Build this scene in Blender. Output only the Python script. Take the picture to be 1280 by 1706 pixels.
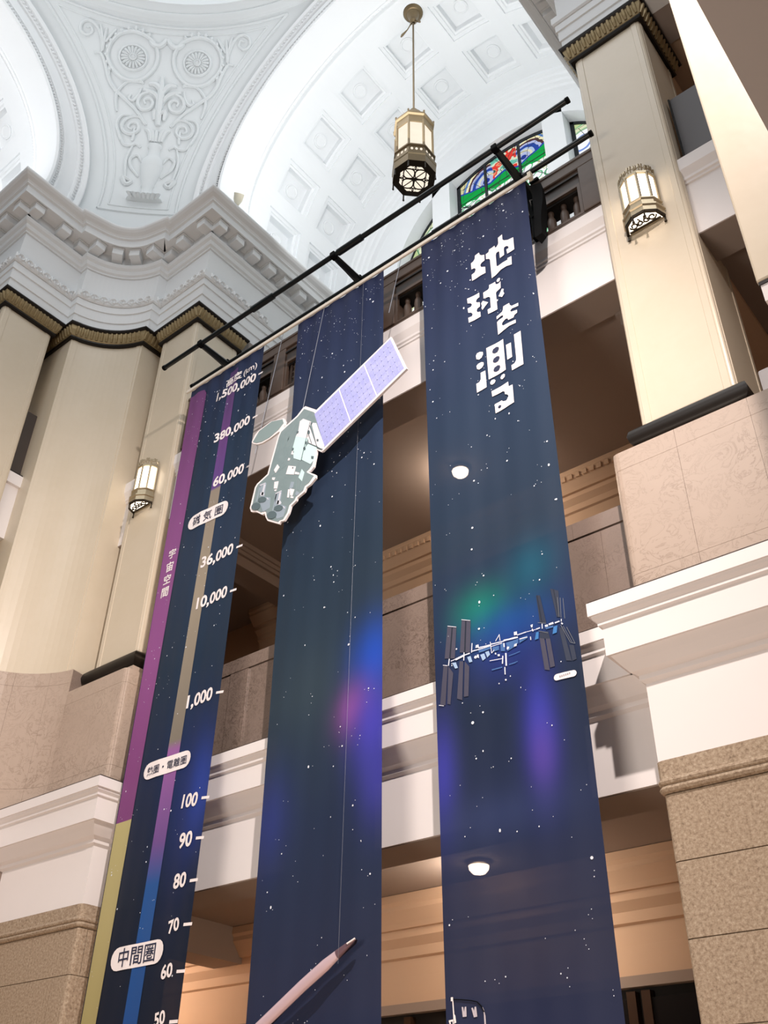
import bpy, bmesh, math, random
from mathutils import Vector, Matrix

# ------------------------------------------------------------------ clearing
for _o in list(bpy.data.objects):
    bpy.data.objects.remove(_o, do_unlink=True)
SC = bpy.context.scene
COL = SC.collection
R = math.radians
PI = math.pi

# ------------------------------------------------------------------ camera
cam_d = bpy.data.cameras.new('camera')
cam = bpy.data.objects.new('camera', cam_d)
COL.objects.link(cam)
_yaw, _pit, _rol = R(-39.7422), R(35.7194), R(1.01937)
_f = Vector((math.sin(_yaw) * math.cos(_pit), math.cos(_yaw) * math.cos(_pit), math.sin(_pit)))
_r = Vector((math.cos(_yaw), -math.sin(_yaw), 0))
_u = _r.cross(_f)
_r2 = _r * math.cos(_rol) + _u * math.sin(_rol)
_u2 = -_r * math.sin(_rol) + _u * math.cos(_rol)
_m = Matrix((_r2, _u2, -_f)).transposed().to_4x4()
_m.translation = Vector((0, 0, 1.6))
cam.matrix_world = _m
cam_d.sensor_fit = 'AUTO'
cam_d.sensor_width = 36.0
cam_d.lens = 1615.84 / 1706 * 36.0
cam_d.clip_start = 0.05
cam_d.clip_end = 300
SC.camera = cam

# ------------------------------------------------------------------ world, lights, exposure
world = bpy.data.worlds.new('hall_ambience')
SC.world = world
world.use_nodes = True
_bg = world.node_tree.nodes['Background']
_bg.inputs[0].default_value = (0.93, 0.96, 1.0, 1)
_bg.inputs[1].default_value = 0.12


def area(name, loc, target, size, power, color, shape='RECTANGLE', size_y=None):
    d = bpy.data.lights.new(name, 'AREA')
    d.energy = power
    d.color = color
    d.shape = shape
    d.size = size
    if size_y:
        d.size_y = size_y
    o = bpy.data.objects.new(name, d)
    COL.objects.link(o)
    o.location = loc
    o.rotation_euler = (Vector(target) - Vector(loc)).to_track_quat('-Z', 'Y').to_euler()
    return o


CX, CY = -9.5, 1.36          # centre of the crossing under the dome
# unseen fill lamps added at the arch mouths, aimed up to brighten the vaults
area('vault_fill_back', (CX, 10.9, 24.4), (CX, 13.6, 32), 7.5, 430, (0.985, 0.99, 1.0), size_y=3.0)
area('vault_fill_left', (CX - 9.6, CY, 24.4), (CX - 12.4, CY, 32), 7.5, 430, (0.985, 0.99, 1.0), size_y=3.0)
# daylight of the lunettes in the two arms behind and beside the camera
area('daylight_front_arm', (CX, CY - 14.0, 27.5), (CX, CY + 10, 24.0), 8.5, 700, (0.96, 0.98, 1.0), size_y=5.0)
area('daylight_right_arm', (CX + 14.0, CY, 27.5), (CX - 10, CY, 24.0), 8.5, 700, (0.96, 0.98, 1.0), size_y=5.0)
# skylight of the dome above the crossing
area('dome_skylight', (CX, CY, 37.5), (CX, CY, 0), 13.0, 1350, (0.97, 0.985, 1.0), size_y=13.0)
# warm spotlight clamped to the upper gallery of the right arm
_sd = bpy.data.lights.new('gallery_spotlight', 'SPOT')
_sd.energy = 12500
_sd.color = (1.0, 0.86, 0.78)
_sd.spot_size = R(94)
_sd.spot_blend = 1.0
_sd.shadow_soft_size = 0.15
_so = bpy.data.objects.new('gallery_spotlight', _sd)
COL.objects.link(_so)
_so.location = (0.3, 1.2, 17.4)
_so.rotation_euler = (Vector((-13.0, 10.0, 5.0)) - Vector((0.3, 1.2, 17.4))).to_track_quat('-Z', 'Y').to_euler()
# unseen warm fill added to even out the light on the lower storeys
area('hall_fill', (-7.0, -3.5, 3.2), (-9.5, 10, 12), 5.0, 800, (1.0, 0.86, 0.74), size_y=3.0)

SC.view_settings.view_transform = 'Standard'
SC.view_settings.look = 'None'
SC.view_settings.exposure = 0.0
SC.view_settings.gamma = 1.0
SC.view_settings.use_curve_mapping = False

# ------------------------------------------------------------------ materials
def srgb(r, g, b):
    def f(c):
        c /= 255.0
        return c / 12.92 if c <= 0.04045 else ((c + 0.055) / 1.055) ** 2.4
    return (f(r), f(g), f(b), 1)


class NT:
    """small helper around a material's node tree"""
    def __init__(self, name):
        self.m = bpy.data.materials.new(name)
        self.m.use_nodes = True
        self.t = self.m.node_tree
        self.p = self.t.nodes['Principled BSDF']

    def n(self, kind, **kw):
        x = self.t.nodes.new(kind)
        for k, v in kw.items():
            setattr(x, k, v)
        return x

    def l(self, a, b):
        self.t.links.new(a, b)

    def coord(self, out='Object'):
        return self.n('ShaderNodeTexCoord').outputs[out]

    def mix(self, fac, a, b, blend='MIX'):
        x = self.n('ShaderNodeMix', data_type='RGBA', blend_type=blend)
        for sock, v in ((x.inputs[0], fac), (x.inputs[6], a), (x.inputs[7], b)):
            if isinstance(v, (int, float, tuple, list)):
                sock.default_value = v
            else:
                self.l(v, sock)
        return x.outputs[2]

    def noise(self, scale, detail=4, rough=0.55, vec=None, dist=0.0):
        x = self.n('ShaderNodeTexNoise')
        x.inputs['Scale'].default_value = scale
        x.inputs['Detail'].default_value = detail
        x.inputs['Roughness'].default_value = rough
        x.inputs['Distortion'].default_value = dist
        self.l(vec if vec else self.coord(), x.inputs['Vector'])
        return x.outputs[0]

    def ramp(self, fac, stops, interp='LINEAR'):
        x = self.n('ShaderNodeValToRGB')
        cr = x.color_ramp
        cr.interpolation = interp
        while len(cr.elements) < len(stops):
            cr.elements.new(0.5)
        for e, (p, c) in zip(cr.elements, stops):
            e.position = p
            e.color = c
        self.l(fac, x.inputs[0])
        return x.outputs[0]

    def math(self, op, a, b=None, clamp=False):
        x = self.n('ShaderNodeMath', operation=op, use_clamp=clamp)
        for i, v in enumerate((a, b)):
            if v is None:
                continue
            if isinstance(v, (int, float)):
                x.inputs[i].default_value = v
            else:
                self.l(v, x.inputs[i])
        return x.outputs[0]

    def bump(self, h, strength, dist=0.02):
        x = self.n('ShaderNodeBump')
        x.inputs['Strength'].default_value = strength
        x.inputs['Distance'].default_value = dist
        self.l(h, x.inputs['Height'])
        self.l(x.outputs[0], self.p.inputs['Normal'])

    def base(self, c):
        if isinstance(c, tuple):
            self.p.inputs['Base Color'].default_value = c
        else:
            self.l(c, self.p.inputs['Base Color'])
        return self

    def set(self, rough=None, metal=None, spec=None):
        if rough is not None:
            self.p.inputs['Roughness'].default_value = rough
        if metal is not None:
            self.p.inputs['Metallic'].default_value = metal
        if spec is not None:
            self.p.inputs['Specular IOR Level'].default_value = spec
        return self


def plain(name, c, rough=0.6, metal=0.0, var=0.06, scale=6.0, spec=0.4, bump=0.0):
    t = NT(name)
    n = t.noise(scale, 5)
    lo = tuple(x * (1 - var) for x in c[:3]) + (1,)
    hi = tuple(min(1, x * (1 + var)) for x in c[:3]) + (1,)
    t.base(t.mix(n, lo, hi)).set(rough, metal, spec)
    if bump:
        t.bump(t.noise(scale * 6, 4), bump)
    return t.m


M = {}
M['plaster'] = plain('white_plaster', srgb(230, 233, 235), 0.75, var=0.015, scale=1.5, spec=0.2)
M['plaster_shade'] = plain('shade_grey_plaster', srgb(214, 219, 221), 0.75, var=0.015, scale=1.5, spec=0.2)  # vault plaster greyed: the dimmer light on the pendentives is put into the colour
M['fascia'] = plain('painted_fascia', srgb(236, 232, 232), 0.55, var=0.02, scale=1.2, spec=0.3)
M['gold_leaf'] = plain('aged_bronze_leaf', srgb(158, 140, 104), 0.45, 0.35, 0.25, 9)
M['black_bronze'] = plain('black_bronze', srgb(30, 25, 21), 0.38, 0.0, 0.15, 8, 0.25)
M['soffit_brown'] = plain('brown_soffit', srgb(160, 147, 139), 0.8, var=0.05, scale=1.0, spec=0.1)  # brown tone of the gallery ceilings, cross beams and soffits
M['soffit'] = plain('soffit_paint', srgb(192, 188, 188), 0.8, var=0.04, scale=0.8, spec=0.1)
M['warm_wall'] = plain('warm_wall', srgb(214, 186, 160), 0.75, var=0.03, scale=1.0, spec=0.15)
M['wood'] = plain('dark_grey_wood', srgb(90, 74, 64), 0.45, var=0.18, scale=5)
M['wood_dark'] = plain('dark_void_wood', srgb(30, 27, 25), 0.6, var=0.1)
M['panel_grey'] = plain('grey_board', srgb(98, 97, 100), 0.55, var=0.05, scale=2)
M['panel_brown'] = plain('brown_board', srgb(74, 66, 62), 0.5, var=0.1, scale=3)
M['pipe'] = plain('black_powder_coat', srgb(16, 22, 24), 0.32, 0.2, 0.1, 12)
M['clamp'] = plain('black_rubber', srgb(5, 6, 8), 0.7, 0.0, 0.1, 12, 0.1)
M['bar'] = plain('white_aluminium', srgb(232, 224, 212), 0.5, 0.0, 0.03)
M['brass'] = plain('aged_nickel_brass', srgb(176, 162, 136), 0.32, 0.75, 0.12, 20)
M['bronze'] = plain('lantern_bronze', srgb(122, 106, 80), 0.38, 0.7, 0.14, 20)
M['brass_dark'] = plain('dark_brass', srgb(52, 44, 34), 0.4, 0.6, 0.15, 20)
M['ivory'] = plain('ivory_plastic', srgb(226, 220, 200), 0.5, 0, 0.02)
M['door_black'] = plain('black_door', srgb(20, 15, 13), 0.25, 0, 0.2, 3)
M['door_gold'] = plain('bronze_door_stile', srgb(66, 46, 32), 0.35, 0.3, 0.2, 3)
M['wire'] = plain('pale_wire', srgb(150, 156, 168), 0.4, 0.3, 0.02)
M['lead'] = plain('black_lead_came', srgb(24, 30, 36), 0.5, 0.2, 0.1)


def faux_marble_shaft():
    t = NT('cream_scagliola')
    n1 = t.noise(0.9, 6, 0.6, dist=0.6)
    n2 = t.noise(7.0, 5, 0.6)
    c = t.mix(n1, srgb(212, 200, 178), srgb(222, 211, 193))
    c = t.mix(t.math('MULTIPLY', n2, 0.25), c, srgb(204, 188, 160))
    t.base(c).set(0.34, 0, 0.5)
    t.bump(t.noise(2.2, 3), 0.07, 0.05)
    return t.m


def veined_marble(name, a, b, v, scale=1.0, k=0.62):
    t = NT(name)
    n1 = t.noise(0.8 * scale, 5, 0.6, dist=1.0)
    c = t.mix(n1, a, b)
    n2 = t.noise(3.2 * scale, 8, 0.65, dist=1.8)
    w = t.math('ABSOLUTE', t.math('SUBTRACT', n2, 0.5))
    ve = t.ramp(w, [(0.0, (1, 1, 1, 1)), (0.012, (0.55, 0.55, 0.55, 1)), (0.035, (0, 0, 0, 1))])
    gate = t.ramp(t.noise(0.55 * scale, 3), [(0.38, (0.15, 0.15, 0.15, 1)), (0.62, (1, 1, 1, 1))])
    f = t.math('MULTIPLY', t.math('MULTIPLY', ve, gate), k)
    c = t.mix(f, c, v)
    c = t.mix(t.math('MULTIPLY', t.noise(9 * scale, 6, 0.7), 0.3), c, b)
    t.base(c).set(0.28, 0, 0.5)
    return t.m


def granite():
    t = NT('washed_granite')
    n = t.noise(26, 6, 0.75)
    c = t.ramp(n, [(0.32, srgb(112, 96, 80)), (0.46, srgb(160, 142, 122)), (0.6, srgb(184, 168, 148)), (0.72, srgb(208, 196, 178))])
    c = t.mix(t.math('MULTIPLY', t.noise(1.2, 3), 0.35), c, srgb(156, 138, 118))
    t.base(c).set(0.8, 0, 0.25)
    t.bump(t.noise(34, 4), 0.35, 0.02)
    return t.m


M['shaft'] = faux_marble_shaft()
M['marble'] = veined_marble('pink_grey_marble', srgb(196, 178, 164), srgb(180, 162, 148), srgb(124, 102, 86))
M['marble_dark'] = veined_marble('grey_green_marble', srgb(152, 134, 126), srgb(128, 114, 104), srgb(70, 54, 46), 2.0, 1.0)
M['granite'] = granite()


def emit(name, c, strength, texture=None):
    t = NT(name)
    e = t.n('ShaderNodeEmission')
    e.inputs[0].default_value = c
    e.inputs[1].default_value = strength
    if texture:
        t.l(t.mix(t.noise(*texture), c, tuple(x * 0.85 for x in c[:3]) + (1,)), e.inputs[0])
    out = t.t.nodes['Material Output']
    t.l(e.outputs[0], out.inputs[0])
    return t.m


M['lamp_glass'] = emit('lit_opal_glass', (1.0, 0.88, 0.72, 1), 1.15, (3, 2))
M['sconce_glass'] = emit('lit_sconce_glass', (1.0, 0.84, 0.66, 1), 5.2, (3, 2))
M['bowl_glass'] = emit('lit_bowl_glass', (1.0, 0.76, 0.56, 1), 150.0, (3, 2))


# ------------------------------------------------------------------ mesh helpers
class MB:
    def __init__(self):
        self.v, self.f = [], []

    def add(self, vs, fs):
        k = len(self.v)
        self.v += [tuple(x) for x in vs]
        self.f += [tuple(i + k for i in f) for f in fs]
        return self

    def box(self, x0, x1, y0, y1, z0, z1):
        vs = [(x, y, z) for z in (z0, z1) for x, y in ((x0, y0), (x1, y0), (x1, y1), (x0, y1))]
        return self.add(vs, [(3, 2, 1, 0), (4, 5, 6, 7), (0, 1, 5, 4), (1, 2, 6, 5), (2, 3, 7, 6), (3, 0, 4, 7)])

    def prism(self, poly, z0, z1, axis='z'):
        """poly: 2D outline; extruded along axis. axis 'z': (x,y); 'y': (x,z)"""
        n = len(poly)
        if axis == 'z':
            vs = [(a, b, z0) for a, b in poly] + [(a, b, z1) for a, b in poly]
        elif axis == 'y':
            vs = [(a, z0, b) for a, b in poly] + [(a, z1, b) for a, b in poly]
        else:
            vs = [(z0, a, b) for a, b in poly] + [(z1, a, b) for a, b in poly]
        fs = [tuple(range(n - 1, -1, -1)), tuple(range(n, 2 * n))]
        fs += [(i, (i + 1) % n, n + (i + 1) % n, n + i) for i in range(n)]
        return self.add(vs, fs)

    def tube(self, pts, r, seg=6, caps=True, radii=None):
        pts = [Vector(p) for p in pts]
        n = len(pts)
        ref = None
        rings = []
        for i, p in enumerate(pts):
            d = (pts[min(i + 1, n - 1)] - pts[max(i - 1, 0)])
            if d.length < 1e-9:
                d = Vector((0, 0, 1))
            d.normalize()
            if ref is None:
                ref = Vector((0, 0, 1)) if abs(d.z) < 0.9 else Vector((1, 0, 0))
            a = (ref - d * ref.dot(d))
            if a.length < 1e-6:
                a = d.orthogonal()
            a.normalize()
            ref = a
            b = d.cross(a)
            rr = radii[i] if radii else r
            rings.append([p + (a * math.cos(2 * PI * k / seg) + b * math.sin(2 * PI * k / seg)) * rr for k in range(seg)])
        vs = [v for ring in rings for v in ring]
        fs = []
        for i in range(n - 1):
            for k in range(seg):
                fs.append((i * seg + k, i * seg + (k + 1) % seg, (i + 1) * seg + (k + 1) % seg, (i + 1) * seg + k))
        if caps:
            fs.append(tuple(range(seg - 1, -1, -1)))
            fs.append(tuple((n - 1) * seg + k for k in range(seg)))
        return self.add(vs, fs)

    def lathe(self, prof, c=(0, 0, 0), seg=24, a0=0.0, a1=2 * PI):
        """prof: list of (r, z)"""
        full = abs(a1 - a0 - 2 * PI) < 1e-6
        m = seg if full else seg + 1
        vs = []
        for r, z in prof:
            for k in range(m):
                a = a0 + (a1 - a0) * k / seg
                vs.append((c[0] + r * math.cos(a), c[1] + r * math.sin(a), c[2] + z))
        fs = []
        for i in range(len(prof) - 1):
            for k in range(seg):
                k2 = (k + 1) % m
                fs.append((i * m + k, i * m + k2, (i + 1) * m + k2, (i + 1) * m + k))
        return self.add(vs, fs)

    def sweep(self, path, prof, closed_prof=True, closed_path=False, side=1):
        """sweep a profile of (d, z) along a plan path of (x, y); d is measured to the
        left (side=1) or right (side=-1) of the walking direction; corners are mitred"""
        n = len(path)
        P = [Vector(p) for p in path]
        nor = []
        for i in range(n - (0 if closed_path else 1)):
            d = (P[(i + 1) % n] - P[i]).normalized()
            nor.append(Vector((-d.y, d.x)) * side)
        mit = []
        for i in range(n):
            if closed_path:
                a, b = nor[i - 1], nor[i]
            else:
                a, b = nor[max(i - 1, 0)], nor[min(i, n - 2)]
            s = a + b
            mit.append(s / max(0.25, 1 + a.dot(b)))
        k = len(prof)
        vs = []
        for i in range(n):
            for d, z in prof:
                q = P[i] + mit[i] * d
                vs.append((q.x, q.y, z))
        fs = []
        kk = k if closed_prof else k - 1
        for i in range(n if closed_path else n - 1):
            i2 = (i + 1) % n
            for j in range(kk):
                j2 = (j + 1) % k
                fs.append((i * k + j, i2 * k + j, i2 * k + j2, i * k + j2))
        if closed_prof and not closed_path:
            fs.append(tuple(range(k - 1, -1, -1)))
            fs.append(tuple((n - 1) * k + j for j in range(k)))
        return self.add(vs, fs)

    def build(self, name, mat, parent=None, smooth=False, bevel=0.0, fix=True, stuff=False, seg=2):
        me = bpy.data.meshes.new(name)
        me.from_pydata(self.v, [], self.f)
        me.materials.append(mat)
        if fix:
            bm = bmesh.new()
            bm.from_mesh(me)
            bmesh.ops.recalc_face_normals(bm, faces=bm.faces)
            bm.to_mesh(me)
            bm.free()
        if smooth:
            for p in me.polygons:
                p.use_smooth = True
            try:
                me.set_sharp_from_angle(angle=R(38))
            except Exception:
                pass
        o = bpy.data.objects.new(name, me)
        COL.objects.link(o)
        if parent is not None:
            o.parent = parent
            o.location = -WLOC.get(parent.name, Vector((0, 0, 0)))
            WLOC[o.name] = Vector((0, 0, 0))
        else:
            WLOC[o.name] = Vector((0, 0, 0))
        if bevel:
            b = o.modifiers.new('bevel', 'BEVEL')
            b.width = bevel
            b.segments = seg
            b.limit_method = 'ANGLE'
            b.angle_limit = R(50)
        if stuff:
            o['kind'] = 'stuff'
        return o


WLOC = {}      # world position of each object's origin, for parts modelled in world coordinates


def top(name, loc, label, cat, kind=None, group=None):
    o = bpy.data.objects.new(name, None)
    o.empty_display_size = 0.3
    COL.objects.link(o)
    o.location = loc
    WLOC[o.name] = Vector(loc)
    return tag(o, label, cat, kind, group)


def tag(o, label, cat, kind=None, group=None):
    o['label'] = label
    o['category'] = cat
    if kind:
        o['kind'] = kind
    if group:
        o['group'] = group
    return o


def part_copy(src, name, loc, rotz=0.0, parent=None, wparent=None):
    """another part sharing the source's mesh data; loc in world coordinates"""
    o = bpy.data.objects.new(name, src.data)
    COL.objects.link(o)
    base = WLOC.get(parent.name, Vector((0, 0, 0))) if parent is not None else Vector((0, 0, 0))
    o.parent = parent
    o.location = Vector(loc) - base
    o.rotation_euler = (0, 0, rotz)
    WLOC[o.name] = Vector(loc)
    for m in src.modifiers:
        if m.type == 'BEVEL':
            b = o.modifiers.new('bevel', 'BEVEL')
            b.width, b.segments, b.limit_method, b.angle_limit = m.width, m.segments, m.limit_method, m.angle_limit
    return o


def copy_tree(o, parent=None):
    c = o.copy()
    COL.objects.link(c)
    c.parent = parent
    for ch in list(o.children):
        copy_tree(ch, c)
    return c


def arc(cx, cy, r, a0, a1, n):
    return [(cx + r * math.cos(a0 + (a1 - a0) * i / n), cy + r * math.sin(a0 + (a1 - a0) * i / n)) for i in range(n + 1)]


def LP(u, v):    # left pier, offsets from the crossing centre
    return (CX - u, CY + v)


def RP(u, v):    # right pier, mirror image
    return (CX + u, CY + v)


def dedupe(p, eps=1e-4):
    q = [p[0]]
    for a in p[1:]:
        if math.hypot(a[0] - q[-1][0], a[1] - q[-1][1]) > eps:
            q.append(a)
    return q

# ================================================================== THE SETTING
AC = 6.83     # centre (u = v) of the concave corner of each pier


def concave(r, n=14):
    return arc(AC, AC, r, math.atan2(math.sqrt(r * r - 0.30 ** 2), 0.30), math.atan2(0.30, math.sqrt(r * r - 0.30 ** 2)), n)


def rounded(pts, i, r, n=5):
    p0, p1, p2 = (Vector(pts[j]) for j in (i - 1, i, i + 1))
    a, b = (p0 - p1).normalized(), (p2 - p1).normalized()
    c = p1 + (a + b) * r
    s = p1 + a * r
    e = p1 + b * r
    out = []
    for k in range(n + 1):
        t = k / n
        q = (1 - t) ** 2 * s + 2 * t * (1 - t) * p1 + t * t * e
        out.append((q.x, q.y))
    return pts[:i] + out + pts[i + 1:]


def resample(path, s0, s1):
    """piece of a polyline between two distances along it"""
    out, s = [], 0.0
    for a, b in zip(path, path[1:]):
        a, b = Vector(a), Vector(b)
        L = (b - a).length
        t0, t1 = max(0, (s0 - s) / L), min(1, (s1 - s) / L)
        if t1 > t0 + 1e-6:
            for t in (t0, t1):
                q = a.lerp(b, t)
                if not out or (Vector(out[-1]) - q).length > 1e-3:
                    out.append((q.x, q.y))
        s += L
    return out


def plen(path):
    return sum(math.hypot(b[0] - a[0], b[1] - a[1]) for a, b in zip(path, path[1:]))


LEDGE = [(0.0, 6.66), (0.05, 6.70), (0.05, 6.76), (0.12, 6.80), (0.20, 6.90), (0.27, 7.00), (0.31, 7.00), (0.31, 7.38), (0.35, 7.40),
         (0.35, 7.44), (0.39, 7.48), (0.40, 7.52), (0.43, 7.52), (0.43, 7.70), (-0.30, 7.70), (-0.30, 6.66)]


def pier_base(T, side, path, label, marble_top, block0):
    """granite courses, painted frieze, ledge and marble dado of one pier; path in (u, v)"""
    w = [T(*p) for p in path]
    root = top('wall_' + ('left' if side > 0 else 'right'), (w[0][0], w[0][1], 0), label, 'pier', 'structure')
    L = plen(w)
    ws = w
    for ci in range(len(w) - 2, 0, -1):
        ws = rounded(ws, ci, 0.07, 3)
    # granite base: a recessed core (the joints) and the stones in front of it
    MB().sweep(ws, [(-0.035, 0), (-0.035, 5.68), (-0.5, 5.68), (-0.5, 0)], side=side).build('joint_core', M['granite'], root)
    zs = [1.5, 2.28, 3.06, 3.85, 4.61, 5.33]
    for c, (z0, z1) in enumerate(zip(zs, zs[1:])):
        s = 0.0
        k = 0
        cut = block0 + (0.62 if c % 2 else 0.0)
        cuts = [0.0]
        while cut < L - 0.3:
            cuts.append(cut)
            cut += 1.42
        cuts.append(L)
        for a, b in zip(cuts, cuts[1:]):
            q = resample(ws, a + 0.006, b - 0.006)
            if len(q) > 1:
                MB().sweep(q, [(0, z0 + 0.006), (0, z1 - 0.006), (-0.3, z1 - 0.006), (-0.3, z0 + 0.006)], side=side).build('stone', M['granite'], root)
    band = [(-0.3, 5.335), (0.0, 5.335), (0.035, 5.35), (0.05, 5.38), (0.035, 5.41), (0.02, 5.42), (0.045, 5.435), (0.055, 5.46), (0.04, 5.49),
            (0.03, 5.50), (0.03, 5.70), (-0.3, 5.70)]
    s = 0.0
    cuts = [0.0]
    cut = block0 + 0.35
    while cut < L - 0.3:
        cuts.append(cut)
        cut += 1.6
    cuts.append(L)
    for a, b in zip(cuts, cuts[1:]):
        q = resample(ws, a + 0.005, b - 0.005)
        if len(q) > 1:
            MB().sweep(q, band, side=side).build('string_course', M['granite'], root)
    MB().sweep(w, [(0, 5.70), (0, 6.68), (-0.3, 6.68), (-0.3, 5.70)], side=side).build('frieze', M['fascia'], root)
    MB().sweep(w, LEDGE, side=side).build('ledge', M['fascia'], root)
    MB().sweep(w, [(0.415, 7.70), (0.415, 7.725), (-0.3, 7.725), (-0.3, 7.70)], side=side).build('ledge_seam', M['panel_brown'], root)
    return root, w


# ---- left pier
LPATH = [(5.24, 10.6), (5.24, 8.64), (7.13, 8.64)] + concave(1.84)[0:] + [(8.64, 7.13), (8.64, 5.24), (10.6, 5.24)]
LPATH = dedupe(LPATH, 0.02)
_ci = LPATH.index((8.64, 5.24))
LPATH = rounded(LPATH, _ci, 0.12)
LPATH = rounded(LPATH, 1, 0.12)
LBASE = [(5.24, 10.6), (5.24, 8.64), (8.64, 8.64), (8.64, 5.24), (10.6, 5.24)]
wl = [LP(*p) for p in LPATH]
left_pier, _ = pier_base(LP, 1, LBASE, 'granite and white ledge base of the pier on the left with a concave marble corner', 10.1, 0.35)


def marble_slabs(root, w, side, spans, z0, z1, mat='marble', rails=True, core=True):
    """marble veneer: each slab its own part, joints left open between them"""
    for a, b in spans:
        zz = [z0, z0 + 0.42, z1 - 0.3, z1] if rails else [z0, z1]
        for c0, c1 in zip(zz, zz[1:]):
            q = resample(w, a + 0.002, b - 0.002)
            if len(q) > 1:
                MB().sweep(q, [(0, c0 + 0.002), (0, c1 - 0.002), (-0.2, c1 - 0.002), (-0.2, c0 + 0.002)], side=side).build('marble_slab', M[mat], root)
    if core:
        MB().sweep(w, [(-0.012, z0), (-0.012, z1 - 0.01), (-0.4, z1 - 0.01), (-0.4, z0)], side=side).build('slab_bed', M['marble_dark'], root)


# distances along the left path: inner return, A front, concave, B front, return
_sA0 = plen([LP(*p) for p in LPATH[:LPATH.index((7.13, 8.64)) + 1]]) if (7.13, 8.64) in LPATH else 3.7
_L = plen(wl)
marble_slabs(left_pier, resample(wl, 0, _sA0), 1, [(0, 1.92), (1.92, 2.75), (2.75, _sA0)], 7.725, 10.1)
marble_slabs(left_pier, resample(wl, _sA0, _L - _sA0), 1, [(0, 0.55), (0.55, 1.3), (1.3, _L - 2 * _sA0)], 7.725, 10.62)
marble_slabs(left_pier, resample(wl, _L - _sA0, _L), 1, [(0, 1.75), (1.75, _sA0)], 7.725, 10.1)
# a fill behind the veneer so that the dado is solid
MB().prism([LP(*p) for p in ((5.6, 10.5), (5.6, 9.0), (7.2, 9.0), (8.45, 8.45), (9.0, 7.2), (9.0, 5.6), (10.5, 5.6), (10.5, 10.5))], 5.2, 10.05).build('dado_fill', M['marble_dark'], left_pier)

# ---- right pier
RPATH = [(5.24, 10.6), (5.24, 8.64), (8.9, 8.64)]
right_pier, _ = pier_base(RP, -1, RPATH, 'granite and white ledge base of the pier on the right with a pale marble dado', 10.1, 4.6)
RPATH = rounded(RPATH, 1, 0.12)
wr = [RP(*p) for p in RPATH]
_Lr = plen(wr)
marble_slabs(right_pier, wr, -1, [(0, 1.9), (1.9, 2.85), (2.85, 3.85), (3.85, 4.75), (4.75, _Lr)], 7.725, 10.1)
MB().prism([RP(*p) for p in ((5.6, 10.5), (5.6, 9.0), (8.8, 9.0), (8.8, 10.5))], 5.2, 10.05).build('dado_fill', M['marble_dark'], right_pier)


# ---- shafts with capital and torus
def torus_profile(r, z):
    return [(-0.10, z), (-0.02, z)] + [(-0.02 + r * math.sin(t), z + r - r * math.cos(t)) for t in [PI * k / 6 for k in range(1, 6)]] + [(-0.02, z + 2 * r), (-0.10, z + 2 * r)]


CAPP = [(0.0, 20.32), (0.05, 20.34), (0.07, 20.38), (0.05, 20.42), (0.07, 20.44), (0.13, 20.58), (0.15, 20.66), (0.15, 20.70)]
ABA = [(0.17, 20.70), (0.20, 20.72), (0.21, 20.76), (0.20, 20.80), (0.0, 20.80), (0.0, 20.70)]


def square_shaft(T, u0, u1, v0, v1, label, front, z0=10.72):
    """front 'v' : faces the crossing along -y, 'u': along x"""
    poly = [(u0, v0), (u1, v0), (u1, v1), (u0, v1)]
    w = [T(*p) for p in poly]
    c = (sum(p[0] for p in w) / 4, sum(p[1] for p in w) / 4)
    root = top('pillar', (c[0], c[1], z0), label, 'pillar', 'structure')
    A = sum(w[i][0] * w[(i + 1) % 4][1] - w[(i + 1) % 4][0] * w[i][1] for i in range(4))
    if A < 0:
        w.reverse()
    sd = -1       # counter-clockwise plan: outside is on the right
    sh = MB().prism(w, z0, 20.36).build('shaft', M['shaft'], root, bevel=0.045, seg=3)
    # flat margin strips along both edges of every face
    for i in range(4):
        a, b = Vector(w[i]), Vector(w[(i + 1) % 4])
        d = (b - a).normalized()
        n = Vector((d.y, -d.x))
        for s in (0, 1):
            p = a + d * 0.06 if s == 0 else b - d * 0.17
            q = p + d * 0.11
            MB().prism([tuple(p - n * 0.02), tuple(q - n * 0.02), tuple(q + n * 0.012), tuple(p + n * 0.012)], z0 + 0.01, 20.33).build('margin', M['shaft'], root, bevel=0.006, seg=1)
    if z0 < 10.8:
        MB().sweep(w, torus_profile(0.20, z0 - 0.41), side=sd, closed_path=True).build('torus', M['black_bronze'], root, smooth=True)
        MB().sweep(w, [(-0.15, 10.05), (0.13, 10.05), (0.13, z0 - 0.40), (-0.15, z0 - 0.40)], side=sd, closed_path=True).build('plinth', M['marble'], root)
    capital(root, w, sd, True)
    return root


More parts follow.
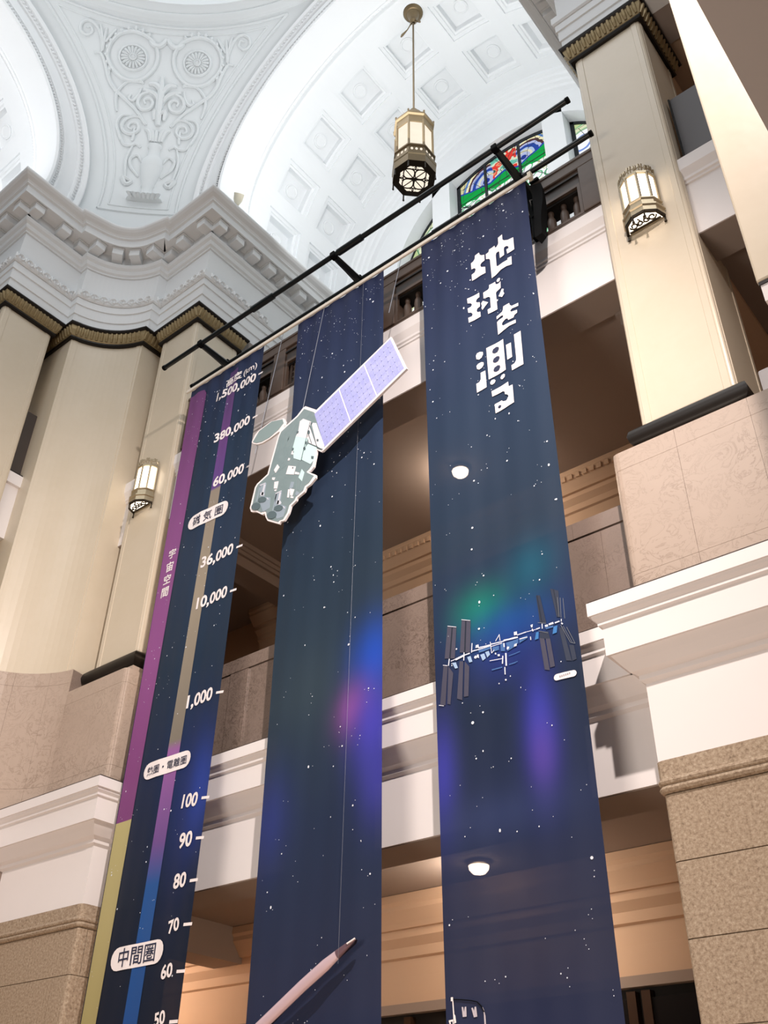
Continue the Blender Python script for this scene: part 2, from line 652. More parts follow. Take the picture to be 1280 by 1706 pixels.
def capital(root, w, sd, closed):
    cap = MB().sweep(w, [(-0.12, 20.32)] + CAPP + [(-0.12, 20.70)], side=sd, closed_path=closed).build('capital', M['gold_leaf'], root)
    MB().sweep(w, [(-0.1, 20.30), (0.06, 20.30), (0.085, 20.345), (0.07, 20.40), (-0.1, 20.40)], side=sd, closed_path=closed).build('capital_fillet', M['black_bronze'], cap)
    MB().sweep(w, [(-0.1, 20.70), (0.15, 20.70), (0.19, 20.72), (0.21, 20.76), (0.20, 20.80), (-0.1, 20.80)], side=sd, closed_path=closed).build('abacus', M['black_bronze'], cap)
    # tongue leaves round the bell
    lv = MB()
    pts = w + [w[0]] if closed else w
    for a, b in zip(pts, pts[1:]):
        a, b = Vector(a), Vector(b)
        L = (b - a).length
        d = (b - a).normalized()
        n = Vector((d.y, -d.x)) * (1 if sd < 0 else -1)
        k = max(1, int(round((L + (0.2 if L > 0.5 else 0)) / 0.115)))
        ext = 0.08 if L > 0.5 else 0.0
        for i in range(k):
            s = -ext + (L + 2 * ext) * (i + 0.5) / k
            p = a + d * s
            hw = 0.046
            prof = [(20.45, 0.085, 0.8), (20.54, 0.135, 1.0), (20.62, 0.165, 1.0), (20.68, 0.18, 0.7)]
            vs = []
            for z, o, f in prof:
                for sx, so in ((-1, -0.03), (-0.5, 0.012), (0.5, 0.012), (1, -0.03)):
                    q = p + d * (sx * hw * f) + n * (o + so)
                    vs.append((q.x, q.y, z))
            fs = [(r * 4 + c, r * 4 + c + 1, r * 4 + c + 5, r * 4 + c + 4) for r in range(3) for c in range(3)] + [(12, 13, 14, 15)]
            lv.add(vs, fs)
    lv.build('tongue_leaves', M['gold_leaf'], cap, fix=True, stuff=True)


pillar_a = square_shaft(LP, 5.6, 7.0, 9.06, 10.5, 'cream square pillar carrying the lit wall lantern beside the purple banner', 'v')
pillar_b = square_shaft(LP, 9.06, 10.5, 5.6, 7.0, 'cream square pillar at the left edge of the picture', 'u')
pillar_r = square_shaft(RP, 5.6, 7.0, 9.06, 10.5, 'cream square pillar with the lit wall lantern right of the banners', 'v')


def concave_shaft(T, mir, label, z0, du=0.0):
    r = 1.97
    pts = [(7.4 + du, 10.3), (7.4 + du, 8.72)] + [(a + du, b) for a, b in arc(AC, AC, r, R(73.2), R(16.8), 14)] + [(8.72 + du, 7.4), (10.3 + du, 7.4)]
    pts = dedupe(pts, 0.03)
    w = [T(*p) for p in pts]
    back = [T(10.3 + du, 8.7), T(8.7 + du, 10.3)]
    root = top('pillar', (w[3][0], w[3][1], z0), label, 'pillar', 'structure')
    MB().prism(w + back, z0, 20.36).build('shaft', M['shaft'], root, bevel=0.0)
    # the raised margins at both arrises of the hollow face
    i0, i1 = 1, len(w) - 2
    face = w[i0:i1 + 1]
    FL = plen(face)
    for s0, s1 in ((0.06, 0.18), (FL - 0.18, FL - 0.06)):
        q = resample(face, s0, s1)
        MB().sweep(q, [(-0.02, z0 + 0.01), (0.012, z0 + 0.01), (0.012, 20.33), (-0.02, 20.33)], side=mir).build('margin', M['shaft'], root)
    capital(root, w, mir, False)
    return root


pillar_c = concave_shaft(LP, 1, 'cream pillar with a hollow concave face between the two left pillars', 10.60)


# ---- entablature over the piers
ER = 1.89
EPATH = [(5.45, 15.6), (5.45, 8.95), (7.25, 8.95), (7.25, 8.67)] + arc(AC, AC, ER, R(76.9), R(13.1), 16)[1:-1] + [(8.67, 7.25), (8.95, 7.25), (8.95, 5.45), (15.6, 5.45)]


def entablature(T, side, path, label):
    w = [T(*p) for p in path]
    root = top('cornice', (w[1][0], w[1][1], 20.8), label, 'entablature', 'structure')
    B = -0.45

    def sw(name, prof, mat='plaster'):
        return MB().sweep(w, prof, side=side).build(name, M[mat], root)
    sw('architrave', [(B, 20.80), (0.0, 20.80), (0.0, 21.14), (0.03, 21.15), (0.03, 21.48), (0.06, 21.49), (0.06, 21.72), (B, 21.72)])
    band = sw('ornament_band', [(B, 21.72), (0.08, 21.73), (0.11, 21.77), (0.11, 21.99), (0.07, 22.03), (B, 22.03)])
    sw('frieze', [(B, 22.03), (0.0, 22.03), (0.0, 22.95), (B, 22.95)])
    sw('bed_moulding', [(B, 22.95), (0.04, 22.96), (0.04, 23.02), (0.10, 23.05), (0.12, 23.12), (0.12, 23.17), (0.19, 23.22), (0.22, 23.29), (0.22, 23.33),
                        (0.12, 23.33), (0.12, 23.74), (B, 23.74)])
    sw('corona', [(B, 23.70), (0.56, 23.70), (0.56, 23.66), (0.60, 23.66), (0.60, 23.90), (0.66, 23.92), (0.66, 23.96), (0.70, 24.00), (0.80, 24.04),
                  (0.86, 24.09), (0.88, 24.13), (0.88, 24.18), (B, 24.18)])
    # small scroll leaves along the ornament band
    sc = MB()
    q = [Vector(p) for p in w]
    off = []
    for i in range(len(q)):
        off.append(q[i])
    S = plen(w)
    s = 4.5
    while s < S - 4.5:
        a = resample(w, s, s + 0.01)
        if len(a) > 1:
            p, d = Vector(a[0]), (Vector(a[1]) - Vector(a[0])).normalized()
            n = Vector((-d.y, d.x)) * side
            base = p + n * 0.105
            for ang in range(0, 1):
                pts = []
                for k in range(9):
                    t = k / 8 * 2.2 * PI
                    rr = 0.125 * (1 - 0.72 * k / 8)
                    pp = base + d * (rr * math.cos(t))
                    pts.append((pp.x + n.x * 0.012, pp.y + n.y * 0.012, 21.88 + rr * math.sin(t)))
                sc.tube(pts, 0.032, 4)
                pp = base + d * 0.11
                pp = base + d * 0.135
                sc.tube([(base.x, base.y, 21.76), (pp.x + n.x * 0.02, pp.y + n.y * 0.02, 21.86), (pp.x, pp.y, 22.0)], 0.034, 4)
        s += 0.27
    sc.build('scroll_leaf', M['plaster'], band, stuff=True)
    # modillion blocks hanging under the corona
    blk = MB()
    blk.box(-0.15, 0.15, 0.10, 0.50, -0.27, -0.055)
    blk.box(-0.17, 0.17, 0.10, 0.53, -0.055, 0.0)
    first = None
    segs = list(zip(w, w[1:]))
    places = []

    def run(a, b, sa, sb, pitch):
        a, b = Vector(a), Vector(b)
        L = (b - a).length
        d = (b - a).normalized()
        n = Vector((-d.y, d.x)) * side
        usable0, usable1 = sa, L - sb
        k = max(1, round((usable1 - usable0) / pitch))
        for i in range(k + 1):
            s_ = usable0 + (usable1 - usable0) * i / k
            places.append((a + d * s_, n))
    i_arc0 = 3
    i_arc1 = len(w) - 4
    run(w[0], w[1], 0.3, -0.05, 0.62)
    run(w[1], w[2], -0.05, 0.98 if len(path) > 12 else 0.3, 0.62)
    # arc: along the inner (offset) curve
    for a in (R(54.5), R(35.5)) if len(path) > 12 else ():
        p = Vector(T(AC + ER * math.cos(a), AC + ER * math.sin(a)))
        c = Vector(T(AC, AC))
        places.append((p, (c - p).normalized()))
    if len(path) > 12:
        run(w[-3], w[-2], 0.98, -0.05, 0.62)
        run(w[-2], w[-1], -0.05, 0.3, 0.62)
        sx_ = -1 if side > 0 else 1
        for (u_, v_), n_ in (((7.25, 8.72), (-sx_, 0)), ((7.22, 8.67), (0, -1)), ((8.72, 7.25), (0, -1)), ((8.67, 7.22), (-sx_, 0))):
            places.append((Vector(T(u_, v_)), Vector(n_)))
    for p, n in places:
        rot = math.atan2(n.y, n.x) - PI / 2
        if first is None:
            o = blk.build('modillion', M['plaster'], root, bevel=0.012, seg=1)
            o.location = Vector((p.x, p.y, 23.70)) - Vector(root.location)
            o.rotation_euler = (0, 0, rot)
            first = o
        else:
            part_copy(first, 'modillion', (p.x, p.y, 23.70), rot, root)
    return root


left_ent = entablature(LP, 1, EPATH, 'white plaster entablature with modillion blocks wrapping the left corner pier')
REPATH = [(5.45, 15.6), (5.45, 8.95), (7.25, 8.95), (7.25, 8.67), (7.0, 8.5)][:4] + [(9.5, 8.67)]
right_ent = entablature(RP, -1, [(5.45, 15.6), (5.45, 8.95), (9.5, 8.95)], 'white plaster entablature above the right pillar')

# ---- barrel vault of one arm; local origin = crossing centre
ZC = 25.9


def arm_vault(label):
    root = top('ceiling', (CX, CY, 0), label, 'vault', 'structure')

    def bld(mb, name, mat='plaster', parent=None, **k):
        o = mb.build(name, M[mat], None, **k)
        o.parent = parent or root
        o.location = (0, 0, 0)
        WLOC[o.name] = Vector((CX, CY, 0))
        return o

    def P(r, ang, y):          # ang in degrees from the left springing
        a = R(180 - ang)
        return (r * math.cos(a), y, ZC + r * math.sin(a))
    RV = 5.6
    rows = [4, 24, 44, 64, 84, 104, 124, 144, 164]
    ha = 7.3
    ys = [10.04, 10.83, 12.31 - CY + CY, ]
    y_a, y_b = 11.5 - CY, 15.05
    cells_y = [(12.21 - CY, 13.67 - CY), (14.01 - CY, 15.47 - CY)]
    ycuts = [11.45 - CY, cells_y[0][0], cells_y[0][1], cells_y[1][0], cells_y[1][1], 15.9 - CY]
    acuts = [-16.0]
    for a in rows:
        acuts += [a - ha, a + ha]
    acuts.append(196.0)
    mb = MB()
    for i in range(len(acuts) - 1):
        a0, a1 = acuts[i], acuts[i + 1]
        n = max(1, int(math.ceil((a1 - a0) / 3.7)))
        for j in range(len(ycuts) - 1):
            if i % 2 == 1 and j in (1, 3):
                continue
            for k in range(n):
                b0, b1 = a0 + (a1 - a0) * k / n, a0 + (a1 - a0) * (k + 1) / n
                mb.add([P(RV, b0, ycuts[j]), P(RV, b1, ycuts[j]), P(RV, b1, ycuts[j + 1]), P(RV, b0, ycuts[j + 1])], [(0, 1, 2, 3)])
    # straight legs below the springing
    bld(mb, 'vault_shell', smooth=True)
    # one coffer, built at angle 90 around the origin of the vault axis and copied with its medallion
    cm = MB()
    hy = (cells_y[0][1] - cells_y[0][0]) / 2
    steps = [(1.0, 0.0), (0.955, 0.0), (0.955, 0.06), (0.80, 0.06), (0.78, 0.10), (0.70, 0.12), (0.68, 0.34)]
    n = 4
    rings = []
    for f, dr in steps:
        ring = []
        fa = ha * (f if f > 0.9 else f)
        for k in range(n + 1):
            ring.append((fa * (-1 + 2 * k / n), -hy * f, dr))
        for k in range(1, n + 1):
            ring.append((fa, hy * f if k == n else -hy * f + 2 * hy * f * k / n, dr))
        for k in range(1, n + 1):
            ring.append((fa * (1 - 2 * k / n), hy * f, dr))
        for k in range(1, n):
            ring.append((-fa, hy * f - 2 * hy * f * k / n, dr))
        rings.append(ring)
    vs = []
    for ring in rings:
        for a, y, dr in ring:
            aa = R(90 + a)
            rr = RV + dr
            vs.append((rr * math.cos(aa), y, rr * math.sin(aa)))
    m = len(rings[0])
    fs = []
    for i in range(len(rings) - 1):
        for k in range(m):
            fs.append((i * m + k, i * m + (k + 1) % m, (i + 1) * m + (k + 1) % m, (i + 1) * m + k))
    fs.append(tuple((len(rings) - 1) * m + k for k in range(m)))
    cm.add(vs, fs)
    med = MB()
    zt = RV + 0.33
    mp = [(0.24, 0.0), (0.24, -0.045), (0.20, -0.06), (0.17, -0.03), (0.0, -0.03)]
    med.lathe([(r, zt + dz) for r, dz in mp], (0, 0, 0), 20)
    c0 = m0 = None
    for a in rows:
        for y0, y1 in cells_y:
            if c0 is None:
                c = bld(cm, 'coffer')
                d = bld(med, 'medallion', parent=c, smooth=True)
                c0, m0 = c, d
            else:
                c = bpy.data.objects.new('coffer', c0.data)
                COL.objects.link(c)
                c.parent = root
                d = bpy.data.objects.new('medallion', m0.data)
                COL.objects.link(d)
                d.parent = c
            c.location = (0, (y0 + y1) / 2, ZC)
            c.rotation_euler = (0, R(-(90 - a)), 0)
    # band and mouldings: revolve (r, y) profiles
    def rev(name, prof, a0=-16, a1=196, closed=True, mat='plaster'):
        b = MB()
        seg = 60
        vs = []
        for k in range(seg + 1):
            a = a0 + (a1 - a0) * k / seg
            for r, y in prof:
                vs.append(P(r, a, y - CY))
        kk = len(prof)
        fs = []
        for k in range(seg):
            for j in range(kk if closed else kk - 1):
                j2 = (j + 1) % kk
                fs.append((k * kk + j, k * kk + j2, (k + 1) * kk + j2, (k + 1) * kk + j))
        b.add(vs, fs)
        return bld(b, name, mat, smooth=True)
    rev('soffit_band', [(5.5, 10.30), (5.5, 11.28), (5.9, 11.28), (5.9, 10.30)])
    rev('soffit_moulding', [(5.5, 11.28), (5.46, 11.30), (5.44, 11.36), (5.47, 11.42), (5.55, 11.46), (5.60, 11.54), (5.9, 11.54), (5.9, 11.28)])
    rev('archivolt', [(5.5, 10.32), (5.49, 10.27), (5.56, 10.24), (5.60, 10.26), (5.62, 10.30), (5.74, 10.30), (5.76, 10.26), (5.80, 10.26), (5.82, 10.32),
                      (6.22, 10.32), (6.24, 10.27), (6.28, 10.25), (6.40, 10.25), (6.42, 10.18), (6.54, 10.14), (6.58, 10.16), (6.60, 10.36), (6.60, 10.6), (5.6, 10.6)])
    rev('end_moulding', [(5.6, 15.9), (5.50, 15.92), (5.48, 16.02), (5.40, 16.06), (5.38, 16.16), (5.30, 16.20), (5.28, 16.30), (5.20, 16.34), (5.18, 16.52), (5.9, 16.52), (5.9, 15.9)])
    # egg and bead enrichments on the archivolt
    for r, y, w_, stp, hh in ((5.68, 10.28, 0.042, 1.1, 0.055), (6.34, 10.235, 0.05, 1.25, 0.065), (5.455, 11.36, 0.04, 1.2, 0.04)):
        b = MB()
        a = -10.0
        while a < 190:
            p = Vector(P(r, a, y - CY))
            t = Vector(P(r, a + 0.5, y - CY)) - p
            t.normalize()
            ra = (p - Vector((0, p.y, ZC))).normalized()
            yy = Vector((0, -1, 0))
            vs = []
            for dt, dr, dy in ((-w_, 0, 0), (0, -hh, 0), (w_, 0, 0), (0, hh, 0), (0, 0, 0.05), (0, 0, -0.02)):
                vs.append(p + t * dt + ra * dr + yy * dy)
            b.add(vs, [(0, 1, 4), (1, 2, 4), (2, 3, 4), (3, 0, 4), (1, 0, 5), (2, 1, 5), (3, 2, 5), (0, 3, 5)])
            a += stp
        bld(b, 'bead_row', stuff=True)
    return root, bld, rev, P


back_vault, bldv, revv, PV = arm_vault('white coffered barrel vault over the bay behind the banners')
left_vault = copy_tree(back_vault)
left_vault.rotation_euler = (0, 0, PI / 2)
left_vault['label'] = 'bright white barrel vault over the left arm, cut off at the top left corner'

# ---- lunette with stained glass at the end of the back arm
lun = top('wall_back', (CX, 16.9, 24.0), 'white lunette wall with two broad piers between stained glass lights', 'lunette wall', 'structure')
LX, LZ, LR = -9.30, 25.9, 4.15
ring = []
for k in range(41):
    a = PI * k / 40
    ring.append((LX + LR * math.cos(a), LZ + LR * math.sin(a)))
outer = []
for k in range(41):
    a = PI * k / 40
    outer.append((CX + 5.75 * math.cos(a), ZC + 5.75 * math.sin(a)))
mb = MB()
for y0, y1 in ((16.50, 17.1),):
    for k in range(40):
        q = [ring[k], ring[k + 1], outer[k + 1], outer[k]]
        mb.prism(q, y0, y1, 'y')
for s in (-1, 1):
    x0, x1 = sorted((LX + s * LR, CX + s * 5.75))
    mb.box(x0, x1, 16.5, 17.1, 18.0, 25.9)
mb.build('lunette_rim', M['plaster'], lun)
MB().box(-15.3, -3.5, 16.5, 17.1, 15.0, 18.2).build('sill_wall', M['plaster'], lun)
for px0, px1 in ((-11.86, -11.16), (-7.58, -6.86)):
    zt = LZ + math.sqrt(LR ** 2 - min(abs(px0 - LX), abs(px1 - LX)) ** 2) + 0.1
    MB().box(px0, px1, 16.50, 17.1, 18.0, zt).build('window_pier', M['plaster'], lun)
    MB().box(px0 - 0.06, px1 + 0.06, 16.44, 16.52, 18.0, 18.6).build('pier_plinth', M['plaster'], lun)


def stained(name, cols, centre, rad):
    """backlit leaded glass: concentric drapery arcs, green swags and small flowers"""
    t = NT(name)
    co = t.coord()
    sx = t.n('ShaderNodeSeparateXYZ')
    t.l(co, sx.inputs[0])
    X, Z = sx.outputs[0], sx.outputs[2]
    wob = t.noise(1.1, 3, 0.5)
    ax = t.math('ABSOLUTE', t.math('SUBTRACT', X, centre[0]))
    dx = t.math('SUBTRACT', ax, centre[1])
    dz = t.math('SUBTRACT', Z, centre[2])
    d = t.math('SQRT', t.math('ADD', t.math('MULTIPLY', dx, dx), t.math('MULTIPLY', dz, dz)))
    d = t.math('ADD', t.math('DIVIDE', d, rad), t.math('MULTIPLY', t.math('SUBTRACT', wob, 0.5), 0.42))
    W_ = (0.95, 0.97, 1, 1)
    arcs = t.ramp(d, cols, 'CONSTANT')
    # lower field: white glass with scattered leaves and flowers
    v = t.n('ShaderNodeTexVoronoi')
    v.inputs['Scale'].default_value = 2.3
    t.l(co, v.inputs['Vector'])
    fl = t.ramp(v.outputs['Distance'], [(0.0, srgb(238, 150, 150)), (0.10, srgb(250, 252, 255)), (0.30, srgb(250, 252, 255)), (0.34, srgb(120, 200, 150)),
                                        (0.40, srgb(70, 170, 110)), (0.44, srgb(250, 252, 255)), (0.60, srgb(214, 222, 170)), (0.66, srgb(250, 252, 255))], 'CONSTANT')
    low = t.math('LESS_THAN', t.math('ADD', Z, t.math('MULTIPLY', wob, 0.6)), centre[2] - 0.30)
    if name.endswith('swirls'):
        # between the two swirls: red and teal robes on pale glass, and a green swag under both
        n2 = t.noise(1.7, 2, 0.5)
        robe = t.ramp(n2, [(0.0, srgb(110, 190, 170)), (0.42, srgb(214, 226, 200)), (0.49, srgb(226, 66, 56)), (0.56, srgb(240, 140, 110)), (0.62, srgb(70, 90, 84)), (0.68, srgb(150, 206, 190))], 'CONSTANT')
        arcs = t.mix(t.math('LESS_THAN', t.math('ADD', ax, t.math('MULTIPLY', n2, 0.3)), 0.62), arcs, robe)
        sw = t.math('ADD', Z, t.math('MULTIPLY', t.math('ABSOLUTE', t.math('SUBTRACT', ax, 0.55)), -0.35))
        sw = t.math('ADD', sw, t.math('MULTIPLY', wob, 0.45))
        arcs = t.mix(t.math('LESS_THAN', sw, centre[2] - 0.02), arcs, srgb(44, 70, 170))
        arcs = t.mix(t.math('LESS_THAN', sw, centre[2] - 0.11), arcs, srgb(26, 164, 74))
    c = t.mix(low, arcs, fl)
    # lead lines
    v2 = t.n('ShaderNodeTexVoronoi', feature='DISTANCE_TO_EDGE')
    v2.inputs['Scale'].default_value = 1.9
    t.l(co, v2.inputs['Vector'])
    lead = t.math('LESS_THAN', v2.outputs['Distance'], 0.016)
    c = t.mix(lead, c, srgb(60, 70, 66))
    e = t.n('ShaderNodeEmission')
    e.inputs[1].default_value = 1.0
    t.l(c, e.inputs[0])
    t.l(e.outputs[0], t.t.nodes['Material Output'].inputs[0])
    return t.m


swirl = [(0.0, srgb(40, 60, 150)), (0.10, srgb(180, 190, 225)), (0.24, srgb(226, 220, 190)), (0.34, srgb(176, 196, 226)), (0.44, srgb(46, 74, 160)), (0.60, srgb(180, 190, 228)),
         (0.70, srgb(84, 56, 60)), (0.80, srgb(240, 232, 190)), (0.90, srgb(92, 132, 196)), (0.99, srgb(206, 214, 170)), (1.22, srgb(190, 200, 150)), (1.45, srgb(214, 208, 160))]
glass_c = stained('stained_glass_swirls', swirl, (LX, 0.72, 29.05), 0.95)
swirl2 = [(0.0, srgb(250, 252, 255)), (0.30, srgb(120, 150, 220)), (0.40, srgb(250, 252, 255)), (0.62, srgb(150, 190, 150)), (0.72, srgb(222, 228, 190)), (0.95, srgb(110, 190, 140)),
          (1.1, srgb(230, 150, 140)), (1.2, srgb(90, 150, 110)), (1.35, srgb(190, 206, 150))]
glass_s = stained('stained_glass_leaves', swirl2, (LX, 2.7, 27.9), 0.9)


def circ_z(x, r=LR - 0.0):
    return LZ + math.sqrt(max(0.0, r * r - (x - LX) ** 2))


def window(x0, x1, zb, name, label, glass, muntins):
    root = top(name, ((x0 + x1) / 2, 17.0, zb), label, 'window', 'structure')
    n = 14
    xs = [x0 + (x1 - x0) * i / n for i in range(n + 1)]
    rr = LR - 0.005
    # frame along the curved head and the sides
    fr = MB()
    t = 0.13
    for a, b in zip(xs, xs[1:]):
        fr.prism([(a, circ_z(a, rr)), (b, circ_z(b, rr)), (b, circ_z(b, rr) - t), (a, circ_z(a, rr) - t)], 16.96, 17.08, 'y')
    for xa, xb in ((x0, x0 + t), (x1 - t, x1)):
        fr.prism([(xa, zb), (xb, zb), (xb, circ_z(xb, rr) - 0.02), (xa, circ_z(xa, rr) - 0.02)], 16.96, 17.08, 'y')
    fr.build('window_frame', M['lead'], root)
    edges = [x0] + muntins + [x1]
    for mx in muntins:
        MB().box(mx - 0.045, mx + 0.045, 16.95, 17.07, zb, circ_z(mx, rr) - 0.05).build('muntin', M['lead'], root)
    rows = [zb, zb + 1.6, zb + 3.1, zb + 4.6, zb + 6.2, 40]
    for a, b in zip(edges, edges[1:]):
        for z0, z1 in zip(rows, rows[1:]):
            k = 6
            up = [(a + (b - a) * i / k, min(z1, circ_z(a + (b - a) * i / k, rr) - 0.06)) for i in range(k + 1)]
            if min(u[1] for u in up) < z0 + 0.05:
                up = [(x, max(z, z0 + 0.05)) for x, z in up]
                if max(u[1] for u in up) < z0 + 0.2:
                    continue
            MB().prism([(a, z0)] + [(b, z0)] + up[::-1], 17.00, 17.02, 'y').build('pane', glass, root)
    for z in rows[1:-1]:
        if z < circ_z((x0 + x1) / 2, rr) - 0.3:
            xa = max(x0, LX - math.sqrt(max(0.01, LR ** 2 - (z - LZ) ** 2)) if z > LZ else x0)
            xb = min(x1, LX + math.sqrt(max(0.01, LR ** 2 - (z - LZ) ** 2)) if z > LZ else x1)
            MB().box(xa, xb, 16.985, 17.0, z - 0.012, z + 0.012).build('saddle_bar', M['lead'], root)
    return root


window(-11.16, -7.58, 22.4, 'window_1', 'wide central stained glass light with blue swirls and a green swag', glass_c, [-10.02, -8.72])
window(-13.4, -11.86, 22.4, 'window_2', 'narrow stained glass light with a curved edge, left of the central window', glass_s, [])
window(-6.86, -5.2, 22.4, 'window_3', 'stained glass light with green leaves beside the right pillar', glass_s, [-6.0])

# ---- pendentives and dome ring
RS = 11.1
VB = 8.95


def S3(az, z, d=0.0):
    """point on the pendentive sphere: az degrees from the back axis towards the left, z above ZC, d towards the room"""
    r = RS - d
    z = max(-4, min(z, 6.7))
    h = math.sqrt(max(0.01, r * r - z * z))
    return (CX - h * math.sin(R(az)), CY + h * math.cos(R(az)), ZC + z)


def pendentive(mir, label):
    root = top('wall_' + ('corner_left' if mir > 0 else 'corner_right'), (CX - mir * 7.8, CY + 7.8, 24.1), label, 'pendentive', 'structure')
    mb = MB()
    N, Kz = 24, 30
    vs = []
    for i in range(Kz + 1):
        z = -1.9 + (6.62 + 1.9) * i / Kz
        h = math.sqrt(RS * RS - z * z)
        lo = math.degrees(math.acos(min(1, (VB + 0.02) / h)))
        hi = 90 - lo
        for k in range(N + 1):
            p = S3(lo + (hi - lo) * k / N, z)
            vs.append(p if mir > 0 else (2 * CX - p[0], p[1], p[2]))
    fs = [(i * (N + 1) + k, i * (N + 1) + k + 1, (i + 1) * (N + 1) + k + 1, (i + 1) * (N + 1) + k) for i in range(Kz) for k in range(N)]
    mb.add(vs, fs)
    mb.build('field', M['plaster_shade'], root, smooth=True)
    return root


pend = pendentive(1, 'white pendentive, greyed for shade, with an urn, scrolls and two rosettes in relief')
pend_r = pendentive(-1, 'plain white pendentive above the right pier')
# frame mouldings of the left pendentive
def plane_line(v, z0, z1, d, swap):
    pts = []
    for i in range(33):
        z = z0 + (z1 - z0) * i / 32
        h = math.sqrt((RS - d) ** 2 - z * z)
        az = math.degrees(math.acos(min(1, v / h)))
        pts.append(S3(90 - az if swap else az, z, d))
    return pts


for v, r_ in ((8.60, 0.05), (8.44, 0.03)):
    zt = 6.12 if v < 8.5 else 6.30
    zb = -0.55 if v > 8.5 else -0.30
    fm = MB()
    for sw_ in (False, True):
        fm.tube(plane_line(v, zb, zt, 0.0, sw_), r_, 6)
    hT = math.sqrt(RS ** 2 - zt ** 2)
    a0 = math.degrees(math.acos(min(1, v / hT)))
    fm.tube([S3(a0 + (90 - 2 * a0) * i / 24, zt) for i in range(25)], r_, 6)
    hB = math.sqrt(RS ** 2 - zb ** 2)
    a1 = math.degrees(math.acos(min(1, v / hB)))
    fm.tube([S3(a1 + (90 - 2 * a1) * i / 12, zb) for i in range(13)], r_, 6)
    fm.build('frame_moulding', M['plaster_shade'], pend, smooth=True)
# relief strokes: degrees from the axis, metres above the springing
AX = 44.4
STROKES = {"ring": [[42.44, 5.71], [42.92, 5.43], [42.52, 5.09], [41.23, 4.78], [39.8, 4.63], [37.95, 4.59], [36.13, 4.7], [34.51, 4.96], [33.79, 5.23], [34.01, 5.57], [35.21, 5.87], [37.21, 6.03], [39.22, 6.03], [41.17, 5.91], [42.44, 5.71]], "hook": [[44.27, 5.96], [43.84, 5.84], [42.82, 5.74], [41.62, 5.79], [41.16, 5.88]], "s3": [[40.69, 4.58], [38.4, 4.55], [36.95, 4.25], [36.66, 3.99], [37.0, 3.64], [37.28, 3.48]], "s4": [[42.41, 3.16], [40.29, 3.64], [38.21, 3.95], [36.26, 4.2], [34.94, 4.48], [33.8, 4.92], [32.59, 5.21], [31.5, 5.17]], "s5": [[40.63, 4.41], [40.3, 4.16], [39.54, 3.95], [38.78, 4.0], [39.06, 4.15]], "s6": [[44.38, 3.94], [43.64, 4.17], [42.15, 4.3], [40.74, 4.16], [40.41, 3.9], [41.19, 3.7], [42.53, 3.75], [42.97, 3.97], [42.27, 4.1], [41.46, 4.03], [41.72, 3.89]], "s7": [[42.2, 3.16], [41.04, 3.41], [39.28, 3.32], [38.51, 3.04], [39.04, 2.8], [40.28, 2.75], [41.23, 2.94], [40.93, 3.17], [39.85, 3.16], [39.56, 2.99], [40.28, 2.94]], "s7b": [[40.62, 2.99], [40.65, 2.65], [40.57, 2.5]], "s8": [[39.76, 3.44], [38.22, 3.37], [37.65, 3.04], [38.43, 2.63], [38.88, 2.46], [38.4, 2.56]], "s8b": [[42.1, 2.29], [41.34, 2.4], [40.46, 2.31], [39.42, 2.31], [38.71, 2.56], [38.36, 2.71]], "s9": [[40.77, 2.3], [40.27, 1.79], [40.48, 1.31], [40.82, 0.92]], "s9b": [[41.87, 0.85], [41.06, 0.69], [40.36, 0.98], [41.22, 0.92], [41.87, 0.85]], "s10": [[42.76, 1.71], [41.9, 1.96], [40.88, 1.79], [41.18, 1.47], [42.21, 1.21], [42.63, 1.09]], "s11": [[32.7, 5.25], [32.28, 5.58], [31.18, 5.89], [29.6, 6.02], [28.25, 5.9], [28.24, 5.68], [29.41, 5.6], [30.36, 5.73], [29.93, 5.86], [29.19, 5.81]], "p1": [[32.82, 5.29], [32.75, 5.66], [32.81, 5.95]], "p2": [[33.02, 5.56], [33.73, 5.78], [34.57, 6.01]], "p3": [[32.53, 5.55], [31.96, 5.83], [31.52, 6.0]], "m2": [[43.93, 2.56], [43.63, 2.9], [43.17, 3.01]], "m3": [[43.52, 2.57], [43.11, 2.91], [42.33, 3.02]], "l2": [[44.68, 4.07], [44.2, 4.37], [43.18, 4.56], [41.94, 4.57]], "l3": [[44.55, 3.85], [43.64, 4.17], [42.38, 4.32], [41.06, 4.37]], "l4": [[44.67, 3.54], [43.58, 3.69], [43.6, 3.37]], "s12": [[34.51, 4.96], [34.72, 4.56], [35.17, 4.44]], "s13": [[39.8, 4.63], [40.48, 4.62], [40.9, 4.54]], "l1": [[44.43, 3.17], [44.63, 3.81], [44.62, 4.32], [44.69, 4.82]], "m1": [[44.44, 2.55], [44.52, 2.98]]}


def stroke(pts, r, mirror, d=0.02):
    q = []
    for a, z in pts:
        s = AX - a
        q.append((AX - s if not mirror else AX + s, z))
    # smooth with a Catmull-Rom pass
    out = []
    for i in range(len(q) - 1):
        p0, p1, p2, p3 = q[max(i - 1, 0)], q[i], q[i + 1], q[min(i + 2, len(q) - 1)]
        for k in range(4):
            t = k / 4
            out.append(tuple(0.5 * ((2 * p1[j]) + (-p0[j] + p2[j]) * t + (2 * p0[j] - 5 * p1[j] + 4 * p2[j] - p3[j]) * t * t + (-p0[j] + 3 * p1[j] - 3 * p2[j] + p3[j]) * t ** 3) for j in (0, 1)))
    out.append(q[-1])
    return [S3(a, z, d) for a, z in out]


